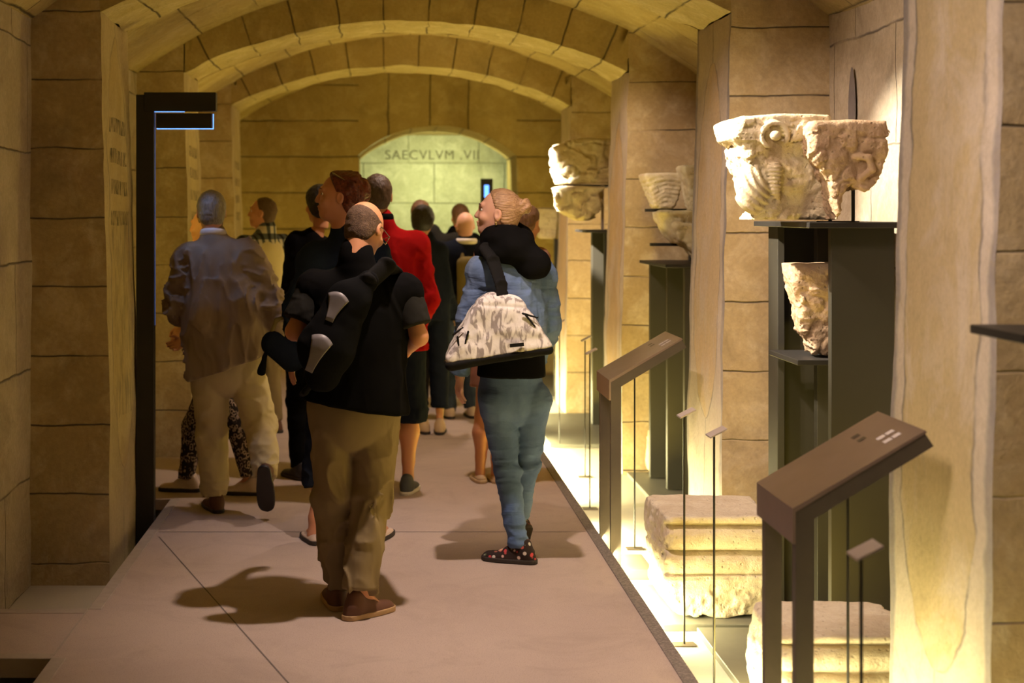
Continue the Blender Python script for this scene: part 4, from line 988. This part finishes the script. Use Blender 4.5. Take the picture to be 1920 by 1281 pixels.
    def shoe(s, S_, m1, m2, L=.275, dirv=None, low=False, lift=None, wd=.040):
        J = s.J; k = s.k; an = J['ank'+S_]; d = (J['toe'+S_]-an) if dirv is None else np.asarray(dirv, dtype=f32)
        if lift is None:
            d = nrm(A(d[0], d[1], 0)); up = A(0, 0, 1); base = A(an[0], an[1], 0)
        else:
            d = nrm(d); up = nrm(np.cross(np.cross(d, A(0, 0, 1)+A(0, .001, 0)), d)); base = an-up*.075*k
        rt = np.cross(d, up); fr = Frame(base, rt, d, up); l1, l0 = L*.66, -L*.34
        def outline(q, w):
            t_ = np.clip((q[..., 1]-l0-.03)/(L-.06), 0, 1); ww = w*(.82+.34*np.sin(t_*PI*.62+.25)**2*(t_ < 2))
            dy = np.maximum(np.maximum(l0+.036-q[..., 1], q[..., 1]-l1+.042), 0)
            return np.sqrt(q[..., 0]**2+dy**2)-ww
        def fs(P):
            q = fr.loc(P); return np.maximum(outline(q, wd+.003), np.abs(q[..., 2]-.011)-.011)*.9
        def fu(P):
            q = fr.loc(P)
            t_ = np.clip((q[..., 1]-l0)/L, 0, 1); hgt = (.052 if low else .068)*(1-t_)+.040*t_-(.010*t_ if low else 0)
            d_ = smax(outline(q, wd-.001)+np.maximum(q[..., 2]-.02, 0)*.42, q[..., 2]-hgt, .022)
            if not low: d_ = smin(d_, seg(q, (0, -.035, .05), (0, -.028, .085), .042, .036), .02); d_ = smin(d_, seg(q, (0, -.02, .062), (0, .045, .046), .036, .030), .02)
            d_ = smax(d_, .018-q[..., 2], .004)
            return d_*.85
        lo = base-.24; hi = base+.24
        v, q = polygonise(fu, lo, hi, max(.005, s.res*.6)); o = link_mesh('shoe', v, q, m1, s.root, s.o)
        v, q = polygonise(fs, lo, hi, max(.0045, s.res*.6)); so = link_mesh('sole', v, q, m2, o, s.o); return o
    def shoes(s, m1, m2, **k): s.shoe('L', m1, m2, **k); s.shoe('R', m1, m2, **k)
    def eyes(s):
        for sx in (-1, 1):
            c = s.hf.w(sx*.031*s.hk, .0695*s.hk, .009*s.hk)
            v, q = polygonise(lambda P: ell(P, c, (.0115, .0115, .0115)), c-.02, c+.02, .003); e = link_mesh('eye', v, q, m_eye, s.root, s.o)
            c2 = c+s.hf.M[:, 1]*.0085*s.hk
            v, q = polygonise(lambda P: ell(P, c2, (.0052,)*3), c2-.012, c2+.012, .002); link_mesh('iris', v, q, m_iris, e, s.o)
            a, b_, d_ = s.hf.w(sx*.016*s.hk, .094*s.hk, .030*s.hk), s.hf.w(sx*.034*s.hk, .091*s.hk, .036*s.hk), s.hf.w(sx*.046*s.hk, .078*s.hk, .032*s.hk)
            v, q = polygonise(lambda P: chain(P, [a, b_, d_], [.0018, .0026, .0014], .003), b_-.03, b_+.03, .0024); link_mesh('eyebrow', v, q, m_brow, s.root, s.o)
    def hair(s, mat, th=.010, kind='short', seed=3, amp=.003, fr=60, extra=None):
        def f(P):
            q = s.hf.loc(P)/s.hk
            d = ell(q, (0, -.012, .028), (.074+th, .094+th, .088+th))
            d = smin(d, ell(q, (0, -.035, -.035), (.062+th*.8, .055+th*.7, .060)), .03)
            d = d+amp/s.hk*vn(q, fr, seed)+amp*.6*vn(q, fr*2.2, seed+1)
            face = (q[..., 1]-.020)*.92+(.062-q[..., 2])*.50-.012           # in front of the hairline
            d = smax(d, face, .022)
            d = smax(d, -.088-q[..., 2]+np.maximum(q[..., 1]+.05, 0)*.9, .008)
            if kind != 'long':
                for sx in (-1, 1): d = smax(d, -ell(q, (sx*.082, .0, -.008), (.022, .028, .034)), .006)
            if kind == 'bald':      # fringe only
                d = smax(d, (q[..., 2]-.040-np.maximum(-q[..., 1]-.02, 0)*.52), .012)
            if extra is not None: d = extra(q, d)
            return d*s.hk
        c = s.J['head']; e = .19*s.hk
        v, q = polygonise(f, c-e-A(0, 0, .06), c+e, max(.0042, s.res*.5)); v = smooth_verts(v, q, 1, .3)
        return link_mesh('hair', v, q, mat, s.root, s.o)
    def child(s, name, f, c, r, res, mat, par=None, it=1):
        c = np.asarray(c, dtype=f32); v, q = polygonise(f, c-r, c+r, res); v = smooth_verts(v, q, it, .4) if it else v
        return link_mesh(name, v, q, mat, par or s.root, s.o)

def thing_sdf(name, f, c, r, res, mat, label, cat, it=1):
    c = np.asarray(c, dtype=f32); v, q = polygonise(f, c-r, c+r, res, .8); v = smooth_verts(v, q, it, .4)
    return link_mesh(name, v, q, mat, None, c), c
def part_sdf(name, f, c, r, res, mat, par, org, it=1):
    c = np.asarray(c, dtype=f32); v, q = polygonise(f, c-r, c+r, res, .8); v = smooth_verts(v, q, it, .4)
    return link_mesh(name, v, q, mat, par, org)

# ---- 1: man in the black vest, nearest, seen from behind
p = Person('balding man from behind in black vest, khaki trousers and brown shoes, nearest', 662, 451, 1.72, yaw=-4, hyaw=-28, hpitch=-26, skin=sk_tan, res=.0065,
    J=dict(head=(684, 431, .03), neck=(668, 487, -.02), shL=(590, 538, 0), shR=(757, 545, 0), elL=(552, 622, -.05), elR=(786, 632, -.04), wrL=(585, 640, .24), wrR=(765, 655, .24), waist=(665, 640, -.01), hip=(664, 770, 0),
           hipL=(622, 775, 0), hipR=(706, 778, 0), kneeL=(630, 930, .03), kneeR=(697, 935, .0), ankL=(629, 1092, .06), ankR=(676, 1103, -.10), toeL=(615, 1110, .30), toeR=(735, 1112, .02)))
p.body(('L', 'R'), .9); p.eyes()
p.hair(h_short, .004, 'bald', amp=.0015)
p.top(fb_black, .212, .205, .232, hem=(at(0, 762, p.Y)[2],), flat=1.45, sleeve=.0001, fold=.009, seed=11, name='vest', sh_r=.083, neck_r=.070, neck_h=.035, tilt=(.17, 0))
# short sleeves of the polo under the vest
for S_ in 'LR':
    a, b, c = p.arm_pts(S_); b2 = a+(b-a)*.78
    p.child('shirt_sleeve', lambda P: smax(seg(P, a, b2, .074, .068)+.006*creases(P, A(9, 9, 16), 3), (P-b2)@nrm(b-a), .006), (a+b2)/2, .22, .007, fb_char)
p.trousers(fb_khaki, th=.104, kn=.083, cf=.074, pel=.205, hfr=(9, 9, 7), fold=.017, seed=21, flat=1.3)
p.shoe('L', m_brownshoe, m_sole_tan, L=.27); p.shoe('R', m_brownshoe, m_sole_tan, L=.27)
def gl(P):
    f_ = p.hf; a = f_.w(.078, .0, .012); b = f_.w(.072, .09, .010); c = f_.w(.020, .112, .006); e = f_.w(.05, .108, -.018)
    return chain(P, [f_.w(.080, -.02, -.004), a, b, c, e, b], [.0022]*6, .001)
p.child('glasses', gl, p.hf.w(.05, .05, 0), .10, .0022, m_glass, it=0)
p1 = p
# sling backpack on his back
def backy(px, py, out=0): return at(px, py, p1.Y-.155-out)
BC = backy(628, 615, .04)
def pack(P):
    d = seg(P, backy(652, 568, .02), backy(612, 655, .03), .088, .110, (0, 1, 0), 2.1)
    d = smin(d, seg(P, backy(612, 655, .03), backy(605, 700, .02), .110, .078, (0, 1, 0), 2.1), .04)
    d = smin(d, seg(P, backy(652, 568, .02), backy(690, 528, .01), .075, .045, (0, 1, 0), 2.4), .04)
    return d+.004*vn(P, 14, 8)+.003*vn(P, 30, 9)
bp = empty('sling_backpack', BC, 'black sling backpack with two grey fan shaped patches on the man in front', 'backpack')
part_sdf('pack_body', pack, BC, .26, .007, m_pack, bp, BC)
def fanshape(top, bot, wt, wb, nm):
    m = MB(); top = np.array(top); bot = np.array(bot); ax = nrm(bot-top); sd = nrm(np.cross(ax, A(0, 1, 0))); n = 12; rows = 7
    for j in range(rows+1):
        t_ = j/rows; w_ = wb+(wt-wb)*(1-t_)**1.8
        for i in range(n+1):
            u = (i/n-.5)*2; p_ = top+(bot-top)*t_+sd*u*w_-ax*(.020*(1-u*u)*(1-t_)); m.v.append(tuple(map(float, p_))); m.uv.append((0, 0))
    for j in range(rows):
        for i in range(n):
            a = j*(n+1)+i; m.f.append((a, a+1, a+n+2, a+n+1))
    # lay the patch on the pack surface
    v = np.array(m.v, dtype=f32)
    v[:, 1] -= .20
    for _ in range(60):
        d = pack(v); v[:, 1] += np.clip(d-.003, -.01, .02)*.8
    m.v = v.tolist(); o = m.build(nm, m_patch, bp, BC, True)
    sm = o.modifiers.new('thickness', 'SOLIDIFY'); sm.thickness = .004; sm.offset = 0
fanshape(backy(636, 556), backy(618, 600), .045, .016, 'upper_patch'); fanshape(backy(606, 634), backy(580, 694), .046, .016, 'lower_patch')
def strap(P):
    pts = [backy(665, 560, .02), backy(690, 530, .012), backy(724, 500, -.035), backy(740, 512, -.16)]
    return chain(P, pts, [.042, .040, .040, .038], .02, nrm(A(.1, 1, .45)), 3.2)
part_sdf('strap', strap, backy(695, 530, 0), .20, .007, m_strap, bp, BC)
def strap2(P): return chain(P, [backy(600, 700, .02), backy(572, 735, -.02), backy(566, 740, -.16)], [.016, .014, .014], .01)
part_sdf('lower_strap', strap2, backy(585, 715, 0), .16, .007, m_strap, bp, BC)

# ---- 2: blond woman in denim
p = Person('blond woman with hair bun, black hood, denim jacket and blue jeans, in profile', 965, 397, 1.74, yaw=22, hyaw=78, hpitch=8, hroll=0, skin=sk_pale, res=.0065,
    J=dict(head=(934, 401, .0), neck=(958, 462, .02), shL=(905, 505, -.02), shR=(1012, 512, .08), elL=(876, 610, -.02), elR=(1030, 610, .12), wrL=(863, 700, .05), wrR=(1000, 690, .26), hdL=(860, 742, .08), waist=(962, 600, .02), hip=(958, 742, .02),
           hipL=(928, 752, .0), hipR=(992, 752, .04), kneeL=(950, 880, .02), kneeR=(988, 868, .10), ankL=(972, 1022, .0), ankR=(972, 985, .32), toeL=(900, 1035, .07), toeR=(880, 1000, .42)))
p.lift = 'R'; p.body(('L', 'R'), .45); p.eyes()
def bun(q, d):
    b = ell(q, (0, -.118, .052), (.034, .034, .038)); b = b+.004*np.sin(np.arctan2(q[..., 0], q[..., 2]-.048)*3+q[..., 1]*160)
    b2 = seg(q, (0, -.10, .03), (0, -.11, .045), .024, .02)
    d = smin(d, smin(b, b2, .01), .012); rr = q-A(0, -.09, .035); a = np.arctan2(rr[..., 0], rr[..., 2]); return d+.0016*np.sin(a*38)
p.hair(h_blond, .007, 'short', extra=bun, amp=.0012)
p.top(dn_jacket, .178, .165, .185, hem=(at(0, 650, p.Y)[2],), flat=1.40, sl=(.070, .058, .050), fold=.012, seed=31, name='denim_jacket', seams=[('h', -.20, 0.0), ('v', -.07, .06), ('v', .07, -.06), ('h', -.455, 0)], sh_r=.078, neck_r=.066, neck_h=.0, tilt=(-.05, 0))
J = p.J
def shirt(P):
    d = seg(P, J['waist'], J['hip']+A(0, 0, .03), .15, .178, p.F, 1.35)+.006*vn(P, A(9, 9, 4), 4)
    return smax(d, at(0, 707, p.Y)[2]-P[..., 2]-.03*(P[..., 0]-J['hip'][0]), .01)
p.garment('black_top', shirt, ['waist', 'hip'], fb_black, .24)
def hood(P):
    c = at(950, 447, p.Y+.02); fr = Frame(c, p.R, p.F, A(0, 0, 1)); q = fr.loc(P)
    q2 = q.copy(); q2[..., 2] = q[..., 2]-.22*q[..., 1]-.0
    ring = np.sqrt((np.sqrt((q2[..., 0]/1.12)**2+(q2[..., 1])**2)-.078)**2+(q2[..., 2]*.62)**2)-.040
    bag = seg(P, at(945, 455, p.Y-.05), at(1000, 498, p.Y-.06), .070, .055, (0, 1, 0), 1.25); tip = ell(P, at(1000, 492, p.Y-.05), (.072, .06, .06))
    low = seg(P, at(903, 475, p.Y-.03), at(960, 468, p.Y-.08), .035, .055)
    d = smin(ring, smin(bag, tip, .07), .06); d = smin(d, low, .05)
    return d+.008*vn(P, A(10, 10, 22), 6)+.004*vn(P, 28, 7)
p.child('hood', hood, at(960, 460, p.Y), .26, .007, fb_black)
p.trousers(dn_jeans, pockets=[(at(922, 762, p.Y-.1), .055, .060), (at(992, 760, p.Y-.1), .052, .060)], th=.088, kn=.062, cf=.047, pel=.168, fold=.0075, seed=33, flat=1.18, hfr=(7, 7, 26), seat=.1)
def pocket(P, px, py):
    return box(P-at(px, py, p.Y-.125), (0, 0, 0), (.062, .06, .07), .01)
p.shoe('L', m_floral, m_sole_dk, L=.27, wd=.041); p.shoe('R', m_floral, m_sole_dk, L=.26, wd=.041, lift=1, dirv=(-.22, .62, -.70))
v, q = polygonise(lambda P: ell(P, p.hf.w(-.082, -.006, -.045), (.006, .006, .009)), p.hf.w(-.082, -.006, -.045)-.02, p.hf.w(-.082, -.006, -.045)+.02, .003); link_mesh('earring', v, q, m_gold, p.root, p.o)
p2 = p
# shoulder bag
def bk(px, py, out=0): return at(px, py, p2.Y-.20-out)
TC = bk(938, 620)
def tote_profile(P, shrink=0.0):
    q = P-TC; z = q[..., 2]; s_ = 397*p2.Y/(p2.Y-.2)
    # centre line rises to the right at the bottom; half width grows downwards
    t_ = np.clip((.185-z)/.30, 0, 1)
    hw = .058+.195*t_**.80; cx = .0+.002*t_; zb = -.135+.16*(q[..., 0]); th = .03+.070*np.sqrt(t_)
    ex = np.abs(q[..., 0]-cx)-hw+.03; ey = np.abs(q[..., 1])-th+.03; ez = np.maximum(z-.175+.10*np.abs(q[..., 0]), zb-z)+.03
    e = np.stack([ex, ey, ez], -1)
    return (np.sqrt((np.maximum(e, 0)**2).sum(-1))+np.minimum(e.max(-1), 0)-.03+shrink)*.8
def tote_f(P):
    d = tote_profile(P); n = .007*vn(P, A(9, 9, 14), 3)+.004*vn(P, 26, 5); r_ = .005*np.exp(-((P[..., 2]-TC[2]-.115+.06*(P[..., 0]-TC[0]))/.006)**2); d = d+n+r_
    return smax(d, (TC[2]-.105+.16*(P[..., 0]-TC[0]))-P[..., 2], .006)
tb = empty('shoulder_bag', TC, 'grey and white camouflage tote bag with black base hanging from the blond woman', 'bag')
part_sdf('bag_body', tote_f, TC, .33, .006, m_camo, tb, TC)
def tote_b(P): 
    return smax(tote_profile(P, -.004)+.005*vn(P, 12, 9), P[..., 2]-(TC[2]-.100+.16*(P[..., 0]-TC[0])), .006)
part_sdf('bag_base', tote_b, TC, .33, .007, m_strap, tb, TC)
part_sdf('strap', lambda P: chain(P, [bk(944, 575, .045), bk(940, 535, .02), bk(925, 490, -.03), bk(910, 468, -.12), bk(905, 468, -.2)], [.032, .032, .034, .036, .036], .012, nrm(A(-.35, .9, .25)), 5.0), bk(925, 515), .24, .006, m_strap, tb, TC)
m = MB(); m.box(-.032, .032, -.004, .002, -.008, .008, .001); q = m.build('maker_tag', m_strap, tb); q.location = tuple(float(x) for x in (bk(965, 643, .0)-TC)+A(0, -.108, 0)); q.rotation_euler = (0, math.radians(-6), 0)
for (a, b_) in (((858, 632), (862, 660)), ((878, 622), (872, 645)), ((985, 590), (1003, 612)), ((850, 628), (868, 614)), ((980, 588), (1008, 596))):
    part_sdf('buckle_strap', lambda P: seg(P, bk(*a, .088), bk(*b_, .090), .006, .005), bk(a[0], a[1], .08), .10, .005, m_strap, tb, TC)

# ---- 3: grey haired man, beige jacket, walking away
p = Person('grey-haired man in loose beige jacket and cream trousers, walking away', 435, 338, 1.76, yaw=2, hyaw=12, hpitch=-6, skin=sk_old, res=.008,
    J=dict(head=(396, 398, .0), neck=(400, 440, -.02), shL=(358, 482, 0), shR=(462, 480, 0), elL=(332, 575, .0), elR=(512, 590, -.03), wrL=(345, 600, .24), wrR=(525, 640, .2), waist=(420, 580, -.02), hip=(425, 690, 0),
           hipL=(392, 700, 0), hipR=(462, 695, 0), kneeL=(398, 812, .02), kneeR=(488, 800, .0), ankL=(404, 928, .0), ankR=(500, 890, -.22), toeL=(385, 945, .22), toeR=(512, 950, -.05)))
p.lift = 'R'; p.body(('L', 'R'), .7); p.hair(h_grey, .007, 'short', amp=.002)
p.top(fb_beige, .215, .235, .225, hem=(at(0, 690, p.Y)[2],), flat=1.35, sl=(.088, .090, .060), fold=.028, seed=41, name='jacket', sh_r=.095, neck_r=.066, neck_h=-.01, tilt=(.35*-1, 0))
def collar(P):
    c = p.J['neck']+A(.0, 0, .005); q = P-c; return np.sqrt((np.sqrt(q[..., 0]**2+q[..., 1]**2)-.064)**2+(q[..., 2]*.5-.0+.1*q[..., 1])**2)-.011
p.child('shirt_collar', collar, p.J['neck'], .11, .006, fb_white)
p.trousers(fb_cream, th=.108, kn=.086, cf=.074, pel=.18, fold=.011, seed=43)
p.shoe('L', m_brownshoe, m_black_shoe, L=.28); p.shoe('R', m_brownshoe, m_black_shoe, L=.28, lift=1, dirv=(.03, .35, -.9))
# ---- 4: leopard trousers, behind him
p = Person('woman in leopard-print trousers and pale shoes, mostly hidden behind the beige jacket', 405, 318, 1.60, yaw=72, skin=sk_red, res=.010,
    J=dict(ankL=(350, 898, .05), ankR=(466, 893, -.05), kneeL=(362, 800, .05), kneeR=(445, 800, -.05), hipL=(398, 715, .06), hipR=(404, 715, -.06), hip=(400, 708, 0), toeL=(300, 920, .08), toeR=(420, 920, -.02), head=(385, 425, .0), wrL=(338, 610, .0), elL=(352, 560, .06), wrR=(345, 640, -.1)))
p.body(('L', 'R'), .5); p.hair(h_brown, .012, 'short'); p.top(fb_pinkc, .165, .15, .17, hem=.49, fold=.008, seed=51, name='top')
p.trousers(m_leo, th=.09, kn=.068, cf=.056, pel=.15, fold=.006, length=.96); p.shoes(m_white_shoe, m_sole_dk, L=.26)
# ---- 5: auburn haired woman
p = Person('tall auburn-haired woman in a dark blue jacket looking left, sunglasses pushed up', 650, 374, 1.80, yaw=18, hyaw=90, hpitch=5, skin=sk_red, res=.0065, hs=1.03,
    J=dict(head=(635, 370, 0), neck=(650, 432, .02), shL=(588, 482, -.02), shR=(700, 470, .08), elL=(556, 580, -.02), wrL=(552, 662, .08), hdL=(545, 705, .10), elR=(720, 590, .12), ankL=(588, 1000, .0), ankR=(712, 992, .06), toeL=(572, 1015, .2), toeR=(735, 1010, .28), kneeL=(600, 880, .04), kneeR=(700, 880, .08)))
p.body(('L', 'R'), .35); p.eyes()
def curls(q, d):
    e = ell(q, (0, -.055, .025), (.100, .088, .100)); e = e+.010*vn(q, 30, 3)+.008*vn(q, 62, 4); e = smax(e, (q[..., 1]+.015)*.9+(.05-q[..., 2])*.42, .01)
    e = smax(e, -.085-q[..., 2], .01); return smin(d, smax(e, -ell(q, (-.09, .0, -.008), (.03, .034, .038)), .008), .01)
p.hair(h_red, .014, 'short', extra=curls, amp=.004, fr=35)
p.top(fb_blue, .178, .17, .19, hem=.50, flat=1.4, sl=(.074, .064, .054), fold=.013, seed=61, sh_r=.080, neck_r=.074, neck_h=.02, vert=False)
p.trousers(fb_navy, th=.10, kn=.082, cf=.08, pel=.16, length=.25, name='shorts'); p.shoes(m_white_shoe, m_sole_dk, L=.25, low=True)
p.child('sunglasses', lambda P: chain(P, [p.hf.w(-.085, -.03, .085), p.hf.w(-.07, .03, .112), p.hf.w(0, .045, .122), p.hf.w(.07, .03, .112)], [.003, .006, .004, .006], .004), p.hf.w(0, 0, .1), .12, .004, m_glass, it=0)
hb = at(522, 660, p.Y-.02)
def hbag(P): return seg(P, at(512, 645, p.Y-.02), at(548, 672, p.Y-.02), .062, .070, (0, 1, 0), 1.7)+.006*vn(P, 12, 3)
b = empty('handbag', hb, 'dark handbag held at the hip of the auburn-haired woman', 'bag')
part_sdf('bag_body', hbag, hb, .20, .008, fb_navy, b, hb)
part_sdf('tassel', lambda P: seg(P, at(500, 655, p.Y-.04), at(490, 697, p.Y-.04), .008, .022)+.003*vn(P, 60, 2), at(495, 675, p.Y-.04), .10, .007, fb_black, b, hb)
part_sdf('strap', lambda P: chain(P, [at(505, 636, p.Y-.02), at(518, 600, p.Y-.02), at(545, 590, p.Y-.0)], [.012, .011, .011], .01), at(525, 612, p.Y-.02), .12, .007, fb_olive, b, hb)
# ---- 6: person in black coat
p = Person('person with black hair in a black coat, behind the auburn-haired woman', 585, 300, 1.70, yaw=30, skin=sk_tan, res=.011,
    J=dict(head=(598, 385, 0), shL=(556, 455, 0), elL=(545, 540, 0), wrL=(550, 600, .05)))
p.body(('L', 'R')); p.hair(h_black, .022, 'long'); p.top(fb_black, .185, .18, .20, hem=.42, seed=71, name='coat', neck_h=.06, neck_r=.072); p.trousers(fb_black, kn=.07, cf=.06); p.shoes(m_black_shoe, m_sole_dk)
# ---- 7: man in red
p = Person('tall dark-haired man in a red sweater and shorts, seen from behind', 742, 318, 1.88, yaw=-6, hyaw=-2, hpitch=-4, skin=sk_tan, res=.010,
    J=dict(head=(708, 368, 0), neck=(714, 412, -.02), shL=(668, 455, 0), shR=(776, 462, 0), elR=(800, 565, -.02), wrR=(782, 610, .22), hip=(735, 640, 0), kneeR=(768, 775, .03), ankR=(765, 893, 0), toeR=(782, 920, .25), hipR=(760, 660, 0), waist=(728, 560, 0)))
p.body(('L', 'R'), calf=1.05); p.eyes(); p.hair(h_dark, .008, 'short', amp=.002)
p.top(fb_red, .205, .20, .205, hem=.505, flat=1.4, sl=(.084, .072, .052), fold=.012, seed=81, name='sweater', sh_r=.092, neck_r=.066, neck_h=-.02)
p.child('collar', lambda P: (lambda q: np.sqrt((np.sqrt(q[..., 0]**2+q[..., 1]**2)-.062)**2+(q[..., 2]*.55)**2)-.016)(P-p.J['neck']-A(0, 0, .01)), p.J['neck'], .12, .008, fb_black)
p.trousers(fb_navy, th=.112, kn=.095, cf=.09, pel=.175, length=.10, name='shorts'); p.shoes(m_sneak, m_white_sole, L=.28)
# ---- 8: plaid man at the left
p = Person('older man in plaid shirt and tan waistcoat, looking left by the far left pier', 492, 250, 1.75, yaw=48, hyaw=80, hpitch=6, skin=sk_red, res=.011, J=dict(head=(492, 400, 0), neck=(500, 428, 0)))
p.body(('L', 'R')); p.eyes(); p.hair(h_short, .006, 'short'); p.top(m_plaid, .175, .175, .18, seed=91, name='shirt')
def wc(P):
    J = p.J; mid = (J['shL']+J['shR'])/2; d = seg(P, mid-A(0, 0, .1), J['waist'], .178, .188, p.F, 1.38); d = smin(d, seg(P, J['waist'], J['hip'], .188, .192, p.F, 1.38), .04)
    return smax(d, P[..., 2]-J['neck'][2]+.02, .01)+.005*vn(P, 9, 2)
p.garment('waistcoat', wc, ['shL', 'shR', 'hip'], fb_cream, .16)
p.trousers(fb_khaki, cf=.07, kn=.08, pel=.16); p.shoes(m_brownshoe, m_sole_dk)
# ---- 9: dark bobbed hair, between red sweater and bald man
p = Person('person with black bobbed hair, dark jacket and capri trousers, past the red sweater', 800, 250, 1.70, yaw=0, hyaw=-8, hpitch=-8, skin=sk_tan, res=.011, J=dict(head=(793, 416, 0), ankL=(792, 790, 0), shR=(822, 470, 0), elR=(835, 540, 0)))
p.body(('L', 'R')); p.hair(h_black, .018, 'long'); p.top(fb_navy, .18, .175, .185, seed=101, sh_r=.08); p.trousers(fb_navy, length=.7, cf=.075); p.shoes(m_beige_shoe, m_sole_dk)
# ---- 10: brown hair, behind 9
p = Person('brown-haired person in brown clothes and brown shoes, just behind the black bobbed hair', 812, 222, 1.74, yaw=-10, skin=sk_red, res=.012, J=dict(head=(789, 402, 0), toeR=(835, 768, -.05)))
p.body(('L', 'R')); p.hair(h_brown, .010, 'short'); p.top(fb_char, seed=111); p.trousers(fb_char, cf=.065); p.shoes(m_brownshoe, m_sole_dk)
# ---- 11: bald man with white collar
p = Person('bald man in a dark blue jacket with a white collar, left of the blond woman', 862, 232, 1.66, yaw=10, hyaw=10, hpitch=-4, skin=sk_pale, res=.010, J=dict(head=(872, 424, 0), neck=(874, 450, -.02)))
p.body(('L', 'R')); p.top(fb_navy, .19, .19, .195, seed=121, sh_r=.085, neck_h=-.03); p.trousers(dn_dark, cf=.07); p.shoes(m_white_shoe, m_sole_dk)
p.child('white_collar', lambda P: (lambda q: np.sqrt((np.sqrt(q[..., 0]**2+q[..., 1]**2)-.072)**2+(q[..., 2]*.8)**2)-.020)(P-p.J['neck']-A(0, 0, -.01)), p.J['neck'], .15, .009, fb_white)
c = A(p.J['shR'][0]-.09, p.Y-.20, p.J['shR'][2]-.25)
b = empty('backpack', c, 'olive backpack on the back of the bald man', 'backpack')
part_sdf('pack_body', lambda P: box(P, c, (.12, .09, .20), .05)+.006*vn(P, 12, 4), c, .26, .01, fb_olive, b, c)
part_sdf('strap', lambda P: chain(P, [c+A(-.07, .06, .16), c+A(-.08, .12, .26), c+A(-.08, .22, .27)], [.02, .02, .02], .01), c+A(-.08, .12, .24), .16, .01, fb_olive, b, c)
# ---- 12: brown hair behind the bald man
p = Person('brown-haired person in black, seen over the bald head', 852, 205, 1.72, yaw=15, skin=sk_red, res=.012, J=dict(head=(862, 407, 0)))
p.body(('L', 'R')); p.hair(h_brown, .010, 'short'); p.top(fb_black, seed=131); p.trousers(fb_black); p.shoes(m_white_shoe, m_sole_dk)
# ---- 13: beige-pink coat behind the blond woman
p = Person('brown-haired woman in dusty pink coat and beige flats, behind the blond woman', 922, 305, 1.66, yaw=-10, hyaw=-35, hpitch=-10, skin=sk_tan, res=.010,
    J=dict(head=(988, 420, 0), neck=(972, 455, 0), shL=(912, 478, 0), shR=(1010, 485, 0), waist=(945, 560, 0), hip=(935, 640, 0), elL=(893, 555, 0), wrL=(900, 610, .15), ankL=(900, 885, 0), ankR=(930, 887, 0), kneeL=(905, 780, .02), kneeR=(935, 780, .02), hipL=(915, 655, 0), hipR=(955, 655, 0), toeL=(885, 905, .3), toeR=(920, 905, .3)))
p.body(('L', 'R'), calf=1.1); p.hair(h_brown, .014, 'short'); p.top(fb_pinkc, .165, .16, .185, hem=.36, seed=141, name='coat'); p.shoes(m_beige_shoe, m_beige_shoe, L=.24, low=True)
